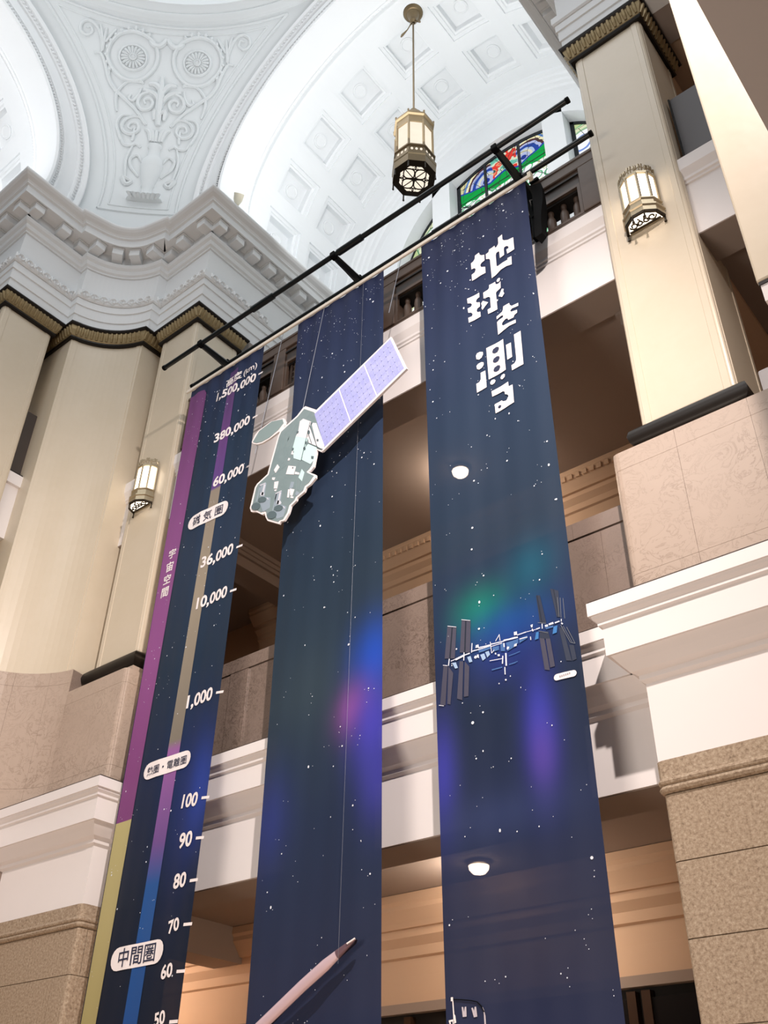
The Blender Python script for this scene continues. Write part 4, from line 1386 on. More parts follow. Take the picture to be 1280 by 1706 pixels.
# ================================================================== THE BANNERS
YB = 9.89
D = {"TITLE":[[[-6.278,15.531],[-6.227,15.554],[-6.194,15.599],[-6.186,15.679],[-6.091,15.684],[-6.078,15.62],[-6.048,15.571],[-5.98,15.541],[-5.984,15.389],[-6.052,15.371],[-6.079,15.33],[-6.064,15.27],[-5.982,15.22],[-5.982,15.063],[-6.093,15.069],[-6.275,15.059],[-6.276,15.225],[-6.211,15.245],[-6.186,15.303],[-6.206,15.355],[-6.275,15.368]],[[-5.952,15.532],[-5.896,15.552],[-5.88,15.617],[-5.761,15.633],[-5.756,15.575],[-5.727,15.561],[-5.683,15.596],[-5.674,15.628],[-5.672,15.765],[-5.575,15.775],[-5.576,15.636],[-5.551,15.591],[-5.477,15.552],[-5.363,15.539],[-5.362,15.212],[-5.508,15.201],[-5.517,15.321],[-5.472,15.327],[-5.476,15.375],[-5.511,15.41],[-5.556,15.406],[-5.567,15.362],[-5.569,15.213],[-5.666,15.21],[-5.669,15.379],[-5.689,15.409],[-5.737,15.407],[-5.751,15.365],[-5.752,15.073],[-5.724,15.052],[-5.514,15.044],[-5.511,15.086],[-5.432,15.082],[-5.439,14.871],[-5.547,14.899],[-5.663,14.904],[-5.783,14.866],[-5.872,14.85],[-5.879,15.34],[-5.895,15.374],[-5.953,15.403]],[[-6.39,14.662],[-6.144,14.664],[-6.144,14.549],[-6.201,14.539],[-6.224,14.49],[-6.202,14.453],[-6.145,14.42],[-6.144,14.314],[-6.204,14.298],[-6.22,14.252],[-6.203,14.209],[-6.145,14.181],[-6.142,14.06],[-6.381,14.052],[-6.388,14.175],[-6.316,14.176],[-6.3,14.222],[-6.33,14.277],[-6.382,14.298],[-6.389,14.409],[-6.323,14.421],[-6.303,14.465],[-6.325,14.509],[-6.386,14.539]],[[-6.06,14.599],[-5.963,14.61],[-5.938,14.642],[-5.934,14.712],[-5.81,14.711],[-5.806,14.65],[-5.775,14.62],[-5.735,14.613],[-5.693,14.627],[-5.701,14.467],[-5.798,14.443],[-5.811,14.424],[-5.808,14.252],[-5.776,14.241],[-5.784,14.207],[-5.807,14.209],[-5.805,14.013],[-5.991,14.021],[-5.997,14.129],[-5.932,14.141],[-5.931,14.394],[-5.962,14.429],[-6.06,14.448]],[[-5.782,14.698],[-5.761,14.741],[-5.715,14.737],[-5.696,14.701],[-5.715,14.657],[-5.75,14.653]],[[-5.678,14.423],[-5.64,14.389],[-5.653,14.334],[-5.635,14.272],[-5.686,14.223],[-5.763,14.303]],[[-6.118,14.367],[-6.08,14.405],[-5.975,14.3],[-6.098,14.191],[-6.118,14.247],[-6.104,14.3]],[[-5.835,13.855],[-5.709,13.879],[-5.69,13.921],[-5.68,13.983],[-5.556,13.974],[-5.547,13.92],[-5.513,13.876],[-5.384,13.863],[-5.389,13.792],[-5.512,13.814],[-5.55,13.785],[-5.534,13.747],[-5.42,13.718],[-5.423,13.653],[-5.482,13.632],[-5.496,13.588],[-5.601,13.597],[-5.614,13.646],[-5.657,13.661],[-5.721,13.629],[-5.738,13.587],[-5.71,13.544],[-5.463,13.515],[-5.464,13.44],[-5.594,13.453],[-5.83,13.414],[-5.833,13.717],[-5.786,13.74],[-5.702,13.738],[-5.696,13.782],[-5.737,13.802],[-5.834,13.786]],[[-6.286,13.207],[-6.261,13.251],[-6.204,13.251],[-6.147,13.213],[-6.143,13.158],[-6.178,13.101],[-6.229,13.085],[-6.278,13.124]],[[-6.286,12.973],[-6.251,13.003],[-6.189,13.004],[-6.145,12.972],[-6.143,12.919],[-6.179,12.876],[-6.235,12.863],[-6.278,12.898]],[[-6.212,12.775],[-6.12,12.771],[-6.114,12.399],[-6.304,12.385],[-6.308,12.58],[-6.249,12.589],[-6.219,12.634]],[[-6.074,13.252],[-5.736,13.248],[-5.73,12.55],[-6.065,12.537]],[[-6.045,12.458],[-6.013,12.494],[-5.964,12.484],[-5.942,12.446],[-5.964,12.404],[-6.008,12.39],[-6.039,12.417]],[[-5.847,12.453],[-5.818,12.491],[-5.775,12.49],[-5.754,12.459],[-5.764,12.416],[-5.808,12.393],[-5.839,12.414]],[[-5.688,13.074],[-5.588,13.063],[-5.588,12.738],[-5.684,12.737]],[[-5.519,13.2],[-5.391,13.202],[-5.394,12.458],[-5.612,12.455],[-5.614,12.567],[-5.555,12.575],[-5.52,12.622],[-5.516,12.669]],[[-6.029,12.258],[-5.703,12.27],[-5.7,12.165],[-5.624,12.157],[-5.624,11.783],[-5.983,11.765],[-5.988,11.958],[-5.853,11.965],[-5.834,11.933],[-5.773,11.908],[-5.723,11.945],[-5.72,11.991],[-5.754,12.031],[-5.784,12.051],[-5.786,12.106],[-5.82,12.138],[-6.023,12.139]]],"TITLE_HOLES":[[[-5.965,13.099],[-5.945,13.146],[-5.883,13.165],[-5.835,13.135],[-5.83,13.086],[-5.864,13.036],[-5.919,13.035],[-5.956,13.062]],[[-5.965,12.887],[-5.945,12.933],[-5.883,12.952],[-5.836,12.923],[-5.83,12.875],[-5.864,12.826],[-5.919,12.823],[-5.956,12.85]],[[-5.965,12.682],[-5.946,12.727],[-5.884,12.747],[-5.837,12.718],[-5.832,12.671],[-5.865,12.622],[-5.92,12.62],[-5.956,12.645]],[[-5.932,11.861],[-5.911,11.889],[-5.875,11.877],[-5.866,11.854],[-5.889,11.825],[-5.92,11.831]]],"STATION":[["g",[[-6.995,8.302],[-6.847,8.241],[-6.889,7.764],[-7.058,7.812]]],["g",[[-6.757,8.328],[-6.608,8.271],[-6.64,7.778],[-6.807,7.831]]],["g",[[-7.081,7.717],[-7.008,7.694],[-7.064,7.119],[-7.159,7.135]]],["g",[[-6.997,7.675],[-6.922,7.552],[-6.982,7.106],[-7.031,7.129]]],["g",[[-6.816,7.701],[-6.755,7.682],[-6.795,7.121],[-6.875,7.163]]],["g",[[-6.731,7.675],[-6.662,7.573],[-6.695,7.151],[-6.766,7.161]]],["d",[[-5.543,8.28],[-5.484,8.258],[-5.425,7.821],[-5.521,7.854]]],["d",[[-5.318,8.299],[-5.205,8.227],[-5.217,7.837],[-5.264,7.853]]],["d",[[-5.252,7.694],[-5.196,7.676],[-5.126,7.188],[-5.198,7.21]]],["d",[[-5.138,7.412],[-5.075,7.391],[-5.06,7.194],[-5.117,7.185]]],["d",[[-5.533,7.731],[-5.408,7.689],[-5.39,7.578],[-5.547,7.63]]],["g",[[-5.546,7.639],[-5.475,7.606],[-5.438,7.147],[-5.512,7.178]]],["g",[[-5.456,7.6],[-5.39,7.578],[-5.358,7.177],[-5.429,7.181]]],["k",[[-6.925,8.256],[-6.904,8.25],[-6.957,7.786],[-6.979,7.792]]],["k",[[-6.698,8.286],[-6.676,8.278],[-6.714,7.801],[-6.736,7.808]]],["k",[[-5.535,8.276],[-5.498,7.854],[-5.485,7.852],[-5.521,8.273]]],["k",[[-5.277,8.272],[-5.242,7.853],[-5.228,7.851],[-5.264,8.27]]],["m",[[-6.291,7.757],[-6.184,7.743],[-6.188,7.684],[-6.284,7.685]]],["m",[[-6.057,7.742],[-5.913,7.745],[-5.919,7.658],[-6.055,7.622]]],["m",[[-6.507,7.776],[-6.322,7.778],[-6.313,7.745],[-6.499,7.733]]],["m",[[-6.161,7.776],[-6.088,7.752],[-6.096,7.635],[-6.158,7.655]]],["m",[[-6.32,7.422],[-6.151,7.41],[-6.154,7.426],[-6.323,7.438]]],["m",[[-6.046,7.417],[-5.943,7.414],[-5.946,7.428],[-6.05,7.431]]],["m",[[-6.038,7.543],[-5.933,7.545],[-5.936,7.555],[-6.04,7.553]]],["m",[[-6.07,7.752],[-5.874,7.747],[-5.88,7.681],[-6.058,7.622]]],["m",[[-5.859,7.742],[-5.723,7.736],[-5.726,7.698],[-5.86,7.674]]],["m",[[-5.45,7.761],[-5.324,7.748],[-5.327,7.72],[-5.434,7.727]]],["m",[[-6.042,7.544],[-5.858,7.548],[-5.86,7.558],[-6.044,7.554]]],["m",[[-6.04,7.419],[-5.908,7.421],[-5.911,7.431],[-6.043,7.429]]],["b",[[-6.934,7.707],[-6.872,7.698],[-6.842,7.608],[-6.887,7.606]]],["b",[[-6.687,7.721],[-6.631,7.724],[-6.606,7.631],[-6.657,7.632]]],["b",[[-6.484,7.698],[-6.424,7.704],[-6.401,7.627],[-6.451,7.603]]],["b",[[-6.407,7.719],[-6.352,7.722],[-6.334,7.661],[-6.379,7.63]]],["c",[[-5.587,7.735],[-5.548,7.731],[-5.561,7.635],[-5.616,7.633]]],["c",[[-5.321,7.727],[-5.265,7.728],[-5.285,7.629],[-5.346,7.626]]],["w",[[-6.947,7.732],[-6.862,7.743],[-6.867,7.754],[-6.952,7.743]]],["w",[[-6.87,7.726],[-6.723,7.752],[-6.736,7.779],[-6.883,7.754]]],["w",[[-6.726,7.757],[-6.637,7.759],[-6.643,7.776],[-6.732,7.774]]],["w",[[-6.598,7.778],[-6.319,7.78],[-6.323,7.795],[-6.603,7.793]]],["w",[[-6.504,7.804],[-6.319,7.795],[-6.322,7.81],[-6.507,7.819]]],["w",[[-6.319,7.799],[-6.095,7.777],[-6.098,7.793],[-6.322,7.816]]],["w",[[-6.31,7.769],[-6.128,7.76],[-6.131,7.771],[-6.313,7.779]]],["w",[[-6.104,7.783],[-5.908,7.769],[-5.912,7.789],[-6.108,7.804]]],["w",[[-6.542,7.859],[-6.501,7.861],[-6.494,7.813],[-6.549,7.82]]],["w",[[-6.605,7.91],[-6.619,7.771],[-6.606,7.767],[-6.591,7.905]]],["w",[[-6.167,7.912],[-6.237,7.833],[-6.228,7.825],[-6.158,7.904]]],["w",[[-6.173,7.91],[-6.164,7.811],[-6.153,7.809],[-6.163,7.909]]],["w",[[-6.094,7.605],[-6.099,7.42],[-6.077,7.414],[-6.071,7.598]]],["w",[[-6.14,7.58],[-6.153,7.467],[-6.136,7.461],[-6.123,7.574]]],["w",[[-6.12,7.407],[-6.122,7.302],[-6.106,7.297],[-6.104,7.403]]],["w",[[-6.095,7.217],[-6.1,7.209],[-6.11,7.208],[-6.12,7.215],[-6.123,7.226],[-6.119,7.234],[-6.108,7.234],[-6.098,7.228]]],["w",[[-6.344,7.565],[-6.144,7.535],[-6.145,7.545],[-6.346,7.575]]],["w",[[-6.982,7.784],[-6.999,7.682],[-6.984,7.676],[-6.967,7.778]]],["w",[[-6.741,7.81],[-6.751,7.691],[-6.736,7.686],[-6.725,7.805]]],["w",[[-6.323,7.848],[-6.312,7.673],[-6.301,7.671],[-6.312,7.846]]],["w",[[-6.303,7.668],[-6.258,7.704],[-6.265,7.712],[-6.31,7.676]]],["w",[[-6.532,7.714],[-6.505,7.71],[-6.503,7.654],[-6.529,7.672]]],["w",[[-6.254,7.661],[-6.233,7.654],[-6.234,7.629],[-6.257,7.639]]],["w",[[-6.213,7.623],[-6.177,7.616],[-6.179,7.587],[-6.21,7.594]]],["w",[[-6.113,7.759],[-6.112,7.699],[-6.093,7.695],[-6.094,7.755]]],["w",[[-6.061,7.684],[-6.04,7.687],[-6.048,7.649],[-6.065,7.65]]],["w",[[-6.758,8.323],[-6.612,8.26],[-6.611,8.269],[-6.756,8.332]]],["w",[[-6.99,8.293],[-6.847,8.234],[-6.846,8.243],[-6.989,8.302]]],["w",[[-7.088,7.714],[-7.009,7.683],[-7.008,7.691],[-7.087,7.723]]],["w",[[-7.176,7.145],[-7.088,7.109],[-7.086,7.117],[-7.175,7.154]]],["w",[[-6.097,7.785],[-5.876,7.757],[-5.879,7.779],[-6.1,7.807]]],["w",[[-5.889,7.796],[-5.737,7.785],[-5.739,7.799],[-5.892,7.81]]],["w",[[-5.738,7.788],[-5.588,7.773],[-5.589,7.781],[-5.739,7.796]]],["w",[[-5.581,7.771],[-5.521,7.773],[-5.525,7.789],[-5.585,7.787]]],["w",[[-5.447,7.794],[-5.399,7.787],[-5.402,7.755],[-5.445,7.765]]],["w",[[-5.388,7.794],[-5.319,7.794],[-5.314,7.764],[-5.386,7.767]]],["w",[[-5.294,7.763],[-5.226,7.769],[-5.231,7.786],[-5.3,7.781]]],["w",[[-5.937,7.866],[-5.886,7.859],[-5.885,7.809],[-5.936,7.814]]],["w",[[-5.661,7.867],[-5.625,7.869],[-5.634,7.824],[-5.654,7.83]]],["w",[[-5.493,7.829],[-5.497,7.758],[-5.484,7.754],[-5.479,7.825]]],["w",[[-5.207,7.804],[-5.211,7.767],[-5.2,7.763],[-5.196,7.8]]],["w",[[-5.215,7.742],[-5.198,7.717],[-5.183,7.726],[-5.2,7.751]]],["w",[[-5.682,7.703],[-5.681,7.654],[-5.668,7.651],[-5.668,7.699]]],["w",[[-6.044,7.68],[-6.023,7.678],[-6.03,7.652],[-6.057,7.641]]],["w",[[-5.941,7.686],[-5.899,7.687],[-5.907,7.651],[-5.953,7.651]]],["w",[[-5.854,7.724],[-5.724,7.706],[-5.725,7.719],[-5.856,7.738]]],["w",[[-5.648,7.806],[-5.636,7.763],[-5.623,7.764],[-5.634,7.806]]],["l",[[-5.228,8.135],[-5.234,7.842],[-5.228,7.841],[-5.222,8.133]]],["l",[[-5.191,8.116],[-5.207,7.823],[-5.201,7.821],[-5.184,8.114]]],["l",[[-5.153,8.098],[-5.159,7.797],[-5.152,7.795],[-5.147,8.096]]],["l",[[-5.223,7.721],[-5.119,7.441],[-5.113,7.443],[-5.216,7.722]]],["l",[[-5.147,7.667],[-5.057,7.407],[-5.051,7.408],[-5.14,7.668]]],["l",[[-5.117,7.439],[-5.055,7.405],[-5.053,7.411],[-5.115,7.445]]],["l",[[-5.191,7.696],[-5.092,7.428],[-5.087,7.429],[-5.186,7.697]]],["l",[[-5.551,7.865],[-5.427,7.808],[-5.425,7.815],[-5.549,7.872]]],["l",[[-5.552,7.744],[-5.412,7.663],[-5.409,7.67],[-5.55,7.75]]]],"SMALLPILL":[[[-5.349,7.018],[-5.116,7.012]],[[-5.229,7.057],[-5.229,6.976]]],"SAT":{"BODY":[[-9.923,13.787],[-9.858,13.794],[-9.568,13.545],[-9.479,13.334],[-9.263,12.525],[-9.362,12.44],[-9.476,12.548],[-9.479,12.465],[-9.511,12.263],[-9.52,12.184],[-9.595,12.13],[-9.657,12.135],[-9.46,11.975],[-9.455,11.907],[-9.579,11.82],[-9.674,11.8],[-9.711,11.72],[-9.874,11.666],[-9.895,11.612],[-10.014,11.554],[-10.054,11.412],[-10.148,11.296],[-10.24,11.32],[-10.272,11.278],[-10.585,11.485],[-10.644,11.592],[-10.674,11.686],[-10.739,11.682],[-10.907,11.821],[-11.048,11.884],[-11.096,11.989],[-11.023,12.43],[-10.973,12.493],[-10.716,12.595],[-10.537,13.392],[-10.492,13.514],[-10.352,13.569],[-10.065,13.671]],"BODYIN":[[-9.881,13.736],[-9.62,13.511],[-9.506,13.331],[-9.299,12.543],[-9.374,12.488],[-9.507,12.607],[-9.516,12.484],[-9.554,12.284],[-9.568,12.241],[-9.626,12.186],[-9.694,12.153],[-9.664,12.114],[-9.503,11.971],[-9.609,11.867],[-9.704,11.846],[-9.741,11.758],[-9.904,11.704],[-9.934,11.646],[-10.053,11.587],[-10.092,11.445],[-10.18,11.341],[-10.262,11.353],[-10.295,11.328],[-10.56,11.507],[-10.607,11.591],[-10.639,11.703],[-10.71,11.751],[-10.765,11.742],[-10.912,11.865],[-11.013,11.91],[-11.039,11.963],[-10.98,12.393],[-10.939,12.451],[-10.674,12.557],[-10.496,13.371],[-10.449,13.473],[-10.319,13.524],[-10.032,13.626]],"DISH":[[-11.272,13.644],[-11.201,13.794],[-11.107,13.858],[-10.772,13.915],[-10.425,13.802],[-10.365,13.695],[-10.375,13.599],[-10.42,13.568],[-10.319,13.524],[-10.311,13.446],[-10.471,13.504],[-10.531,13.517],[-10.761,13.472],[-10.958,13.464],[-11.092,13.5],[-11.213,13.576]],"DISHIN":[[-11.23,13.632],[-11.083,13.826],[-10.75,13.893],[-10.452,13.789],[-10.411,13.674],[-10.537,13.575],[-10.764,13.501],[-10.982,13.504],[-11.129,13.552]],"PANEL":[[-9.62,13.508],[-7.806,14.319],[-7.45,13.318],[-9.334,12.436]],"PANELIN":[[-9.597,13.448],[-7.819,14.267],[-7.502,13.357],[-9.286,12.514]],"MARKS":[["white",[[-9.879,13.488],[-9.669,13.303],[-9.69,13.216],[-9.702,13.028],[-9.722,12.933],[-10.036,13.149],[-9.986,13.212],[-9.962,13.469]]],["white",[[-9.657,13.27],[-9.533,13.194],[-9.29,12.538],[-9.348,12.483],[-9.473,12.623]]],["white",[[-9.678,13.183],[-9.478,12.626],[-9.685,12.809],[-9.725,12.969]]],["white",[[-10.162,12.515],[-9.968,12.403],[-10.007,12.237],[-10.21,12.343]]],["white",[[-10.461,12.697],[-10.398,12.596],[-10.487,12.502],[-10.541,12.597]]],["white",[[-10.181,12.705],[-10.137,12.675],[-10.155,12.632],[-10.198,12.653]]],["white",[[-9.976,12.289],[-9.869,12.213],[-9.875,12.174],[-9.979,12.232]]],["white",[[-10.1,12.83],[-10.049,12.787],[-10.072,12.729],[-10.121,12.762]]],["white",[[-10.493,12.301],[-10.387,12.267],[-10.407,12.109],[-10.491,12.148]]],["white",[[-10.472,12.114],[-10.415,12.096],[-10.429,12.061],[-10.469,12.084]]],["white",[[-10.035,11.772],[-9.959,11.721],[-9.974,11.696],[-10.04,11.734]]],["white",[[-10.07,11.952],[-9.956,11.882],[-9.998,11.755],[-10.052,11.796]]],["white",[[-10.565,12.437],[-10.485,12.399],[-10.508,12.35],[-10.563,12.384]]],["white",[[-10.116,11.957],[-10.078,11.939],[-10.079,11.76],[-10.122,11.78]]],["aqua",[[-10.036,13.149],[-9.722,12.933],[-9.745,12.875],[-9.847,12.48],[-10.044,12.628],[-10.089,12.912]]],["aqua",[[-9.693,12.796],[-9.471,12.597],[-9.53,12.323],[-9.606,12.277],[-9.83,12.488],[-9.795,12.71]]],["aqua",[[-9.811,12.268],[-9.739,12.158],[-9.786,11.983],[-9.878,12.109]]],["light",[[-10.089,11.961],[-10.058,12.103],[-9.981,12.059],[-9.998,11.951],[-10.05,11.926]]],["light",[[-10.889,12.436],[-10.711,12.386],[-10.726,12.072],[-10.56,11.98],[-10.551,11.745],[-10.716,11.729],[-10.806,11.925]]],["light",[[-10.444,12.026],[-10.274,11.989],[-10.291,11.71],[-10.124,11.587],[-10.176,11.387],[-10.34,11.411],[-10.414,11.587]]],["light",[[-10.889,12.421],[-10.938,12.054],[-10.914,12.038],[-10.864,12.405]]],["light",[[-10.417,12.016],[-10.477,11.65],[-10.454,11.635],[-10.394,12.001]]],["light",[[-9.897,11.822],[-9.809,11.733],[-9.886,11.704],[-9.928,11.772]]],["bright",[[-10.769,12.384],[-10.807,12.147],[-10.762,12.118],[-10.725,12.354]]],["bright",[[-10.331,11.995],[-10.369,11.749],[-10.327,11.723],[-10.289,11.967]]],["bright",[[-10.728,12.132],[-10.736,12.108],[-10.763,12.103],[-10.801,12.12],[-10.833,12.152],[-10.848,12.187],[-10.84,12.211],[-10.812,12.216],[-10.775,12.198],[-10.743,12.166]]],["bright",[[-10.262,11.729],[-10.27,11.705],[-10.299,11.7],[-10.337,11.717],[-10.369,11.749],[-10.384,11.785],[-10.376,11.81],[-10.347,11.815],[-10.309,11.797],[-10.277,11.765]]],["bright",[[-10.868,12.382],[-10.723,12.374],[-10.736,12.399],[-10.881,12.407]]],["bright",[[-10.426,11.992],[-10.279,11.987],[-10.29,12.011],[-10.439,12.016]]],["bright",[[-10.656,12.009],[-10.611,11.947],[-10.594,11.952],[-10.639,12.014]]],["bright",[[-10.209,11.619],[-10.166,11.552],[-10.148,11.555],[-10.191,11.622]]],["dark",[[-10.813,11.932],[-10.803,11.896],[-10.811,11.868],[-10.836,11.85],[-10.874,11.846],[-10.92,11.857],[-10.966,11.88],[-11.005,11.913],[-11.032,11.95],[-11.042,11.986],[-11.034,12.015],[-11.008,12.032],[-10.97,12.036],[-10.924,12.025],[-10.878,12.002],[-10.839,11.969]]],["dark",[[-10.661,11.994],[-10.66,11.969],[-10.676,11.952],[-10.705,11.946],[-10.744,11.952],[-10.787,11.969],[-10.827,11.994],[-10.858,12.025],[-10.875,12.055],[-10.876,12.08],[-10.86,12.097],[-10.83,12.103],[-10.791,12.097],[-10.748,12.08],[-10.708,12.054],[-10.677,12.024]]],["dark",[[-10.353,11.532],[-10.348,11.498],[-10.361,11.473],[-10.391,11.459],[-10.433,11.459],[-10.48,11.474],[-10.527,11.501],[-10.565,11.535],[-10.588,11.573],[-10.594,11.607],[-10.581,11.633],[-10.55,11.647],[-10.508,11.646],[-10.46,11.631],[-10.414,11.604],[-10.376,11.569]]],["dark",[[-10.205,11.602],[-10.205,11.577],[-10.222,11.56],[-10.253,11.553],[-10.293,11.559],[-10.336,11.576],[-10.377,11.601],[-10.408,11.632],[-10.425,11.662],[-10.426,11.688],[-10.409,11.705],[-10.378,11.711],[-10.337,11.705],[-10.293,11.688],[-10.253,11.663],[-10.222,11.632]]],["dark",[[-9.693,13.308],[-9.849,12.482],[-9.838,12.474],[-9.682,13.299]]],["dark",[[-9.697,13.217],[-9.479,12.625],[-9.466,12.622],[-9.683,13.214]]],["dark",[[-9.714,12.81],[-9.332,12.47],[-9.327,12.478],[-9.71,12.819]]],["dark",[[-9.707,13.011],[-9.614,12.754],[-9.602,12.751],[-9.695,13.008]]],["dark",[[-9.671,13.046],[-9.675,13.02],[-9.691,13.01],[-9.712,13.021],[-9.731,13.049],[-9.74,13.083],[-9.735,13.109],[-9.72,13.119],[-9.698,13.108],[-9.68,13.08]]],["dark",[[-9.75,12.705],[-9.754,12.682],[-9.768,12.674],[-9.787,12.684],[-9.803,12.707],[-9.811,12.736],[-9.808,12.758],[-9.794,12.766],[-9.775,12.757],[-9.758,12.733]]],["dark",[[-9.742,12.839],[-9.745,12.813],[-9.757,12.808],[-9.772,12.827],[-9.78,12.858],[-9.776,12.884],[-9.764,12.888],[-9.749,12.87]]],["dark",[[-10.018,13.256],[-9.965,13.228],[-9.979,13.182],[-10.023,13.214]]],["dark",[[-10.106,12.899],[-10.057,12.875],[-10.062,12.828],[-10.101,12.848]]],["dark",[[-9.594,12.455],[-9.528,12.414],[-9.536,12.356],[-9.588,12.389]]],["dark",[[-9.485,12.793],[-9.438,12.76],[-9.443,12.711],[-9.487,12.742]]],["dark",[[-9.667,13.284],[-9.623,13.251],[-9.635,13.218],[-9.668,13.243]]],["dark",[[-10.052,12.428],[-10.023,12.41],[-10.03,12.383],[-10.055,12.399]]],["fold",[[-10.312,13.385],[-10.39,13.032],[-10.375,13.02],[-10.296,13.373]]],["fold",[[-10.224,13.267],[-10.319,12.89],[-10.303,12.878],[-10.209,13.255]]],["fold",[[-10.155,13.34],[-10.285,13.121],[-10.27,13.107],[-10.14,13.326]]],["fold",[[-10.447,13.202],[-10.463,12.821],[-10.447,12.811],[-10.431,13.192]]],["fold",[[-10.052,13.466],[-10.15,13.301],[-10.137,13.289],[-10.039,13.454]]],["fold",[[-10.165,13.059],[-10.352,12.68],[-10.339,12.669],[-10.152,13.047]]],["fold",[[-10.585,12.476],[-10.218,12.556],[-10.226,12.568],[-10.593,12.488]]],["fold",[[-10.037,12.168],[-9.922,12.097],[-9.92,11.882],[-10.024,12.029]]],["fold",[[-9.832,12.012],[-9.888,11.842],[-9.834,11.802],[-9.778,11.971]]]]},"PEN":[[-8.418,4.324],[-8.402,4.306],[-8.423,4.265],[-8.633,4.154],[-8.874,4.019],[-9.18,3.868],[-9.776,3.481],[-10.341,3.163],[-10.472,3.235],[-9.962,3.502],[-9.34,3.862],[-8.942,4.091],[-8.636,4.22],[-8.5,4.285]],"PENMARKS":[["hi",[[-8.492,4.279],[-8.44,4.303],[-8.442,4.289],[-8.487,4.267]]],["tip",[[-8.635,4.203],[-8.508,4.275],[-8.431,4.277],[-8.482,4.223],[-8.61,4.163]]],["mid",[[-8.635,4.203],[-8.611,4.184],[-9.032,4.014],[-9.415,3.793],[-9.826,3.485],[-10.343,3.179],[-10.38,3.197],[-9.894,3.49],[-9.37,3.832],[-8.94,4.069]]]],"NUM":{"1,500,000":[[-13.082,15.991],[-11.859,15.913]],"380,000":[[-12.912,14.71],[-11.871,14.727]],"60,000":[[-12.76,13.475],[-11.869,13.438]],"36,000":[[-12.772,11.537],[-11.876,11.52]],"10,000":[[-12.731,10.617],[-11.894,10.591]],"1,000":[[-12.607,8.601],[-11.938,8.584]],"100":[[-12.38,6.811],[-11.977,6.77]],"90":[[-12.301,6.15],[-11.978,6.146]],"80":[[-12.298,5.54],[-11.996,5.538]],"70":[[-12.26,4.888],[-12.012,4.924]],"60":[[-12.29,4.269],[-12.031,4.291]],"50":[[-12.293,3.654],[-12.056,3.689]]},"TICK":[[[-11.775,16.039],[-11.618,16.003]],[[-11.775,14.8],[-11.615,14.778]],[[-11.773,13.506],[-11.619,13.492]],[[-11.772,11.592],[-11.602,11.576]],[[-11.797,10.649],[-11.623,10.629]],[[-11.829,8.662],[-11.64,8.63]],[[-11.861,6.859],[-11.675,6.834]],[[-11.875,6.228],[-11.687,6.206]],[[-11.89,5.592],[-11.708,5.581]],[[-11.908,4.969],[-11.714,4.956]],[[-11.931,4.336],[-11.74,4.324]],[[-11.947,3.688],[-11.762,3.682]]]}


def fold(x, z, x0, ztop, ph):
    """how far the cloth bulges from its plane"""
    t = max(0.0, ztop - z)
    a = 0.013 * math.exp(-t / 1.6) + 0.0035
    return a * math.sin(2 * PI * (x - x0) / 0.43 + ph + 0.25 * t) + 0.018 * min(1, t / 2) * math.sin(2 * PI * (x - x0) / 1.55 + 0.6 * ph + 0.12 * t)


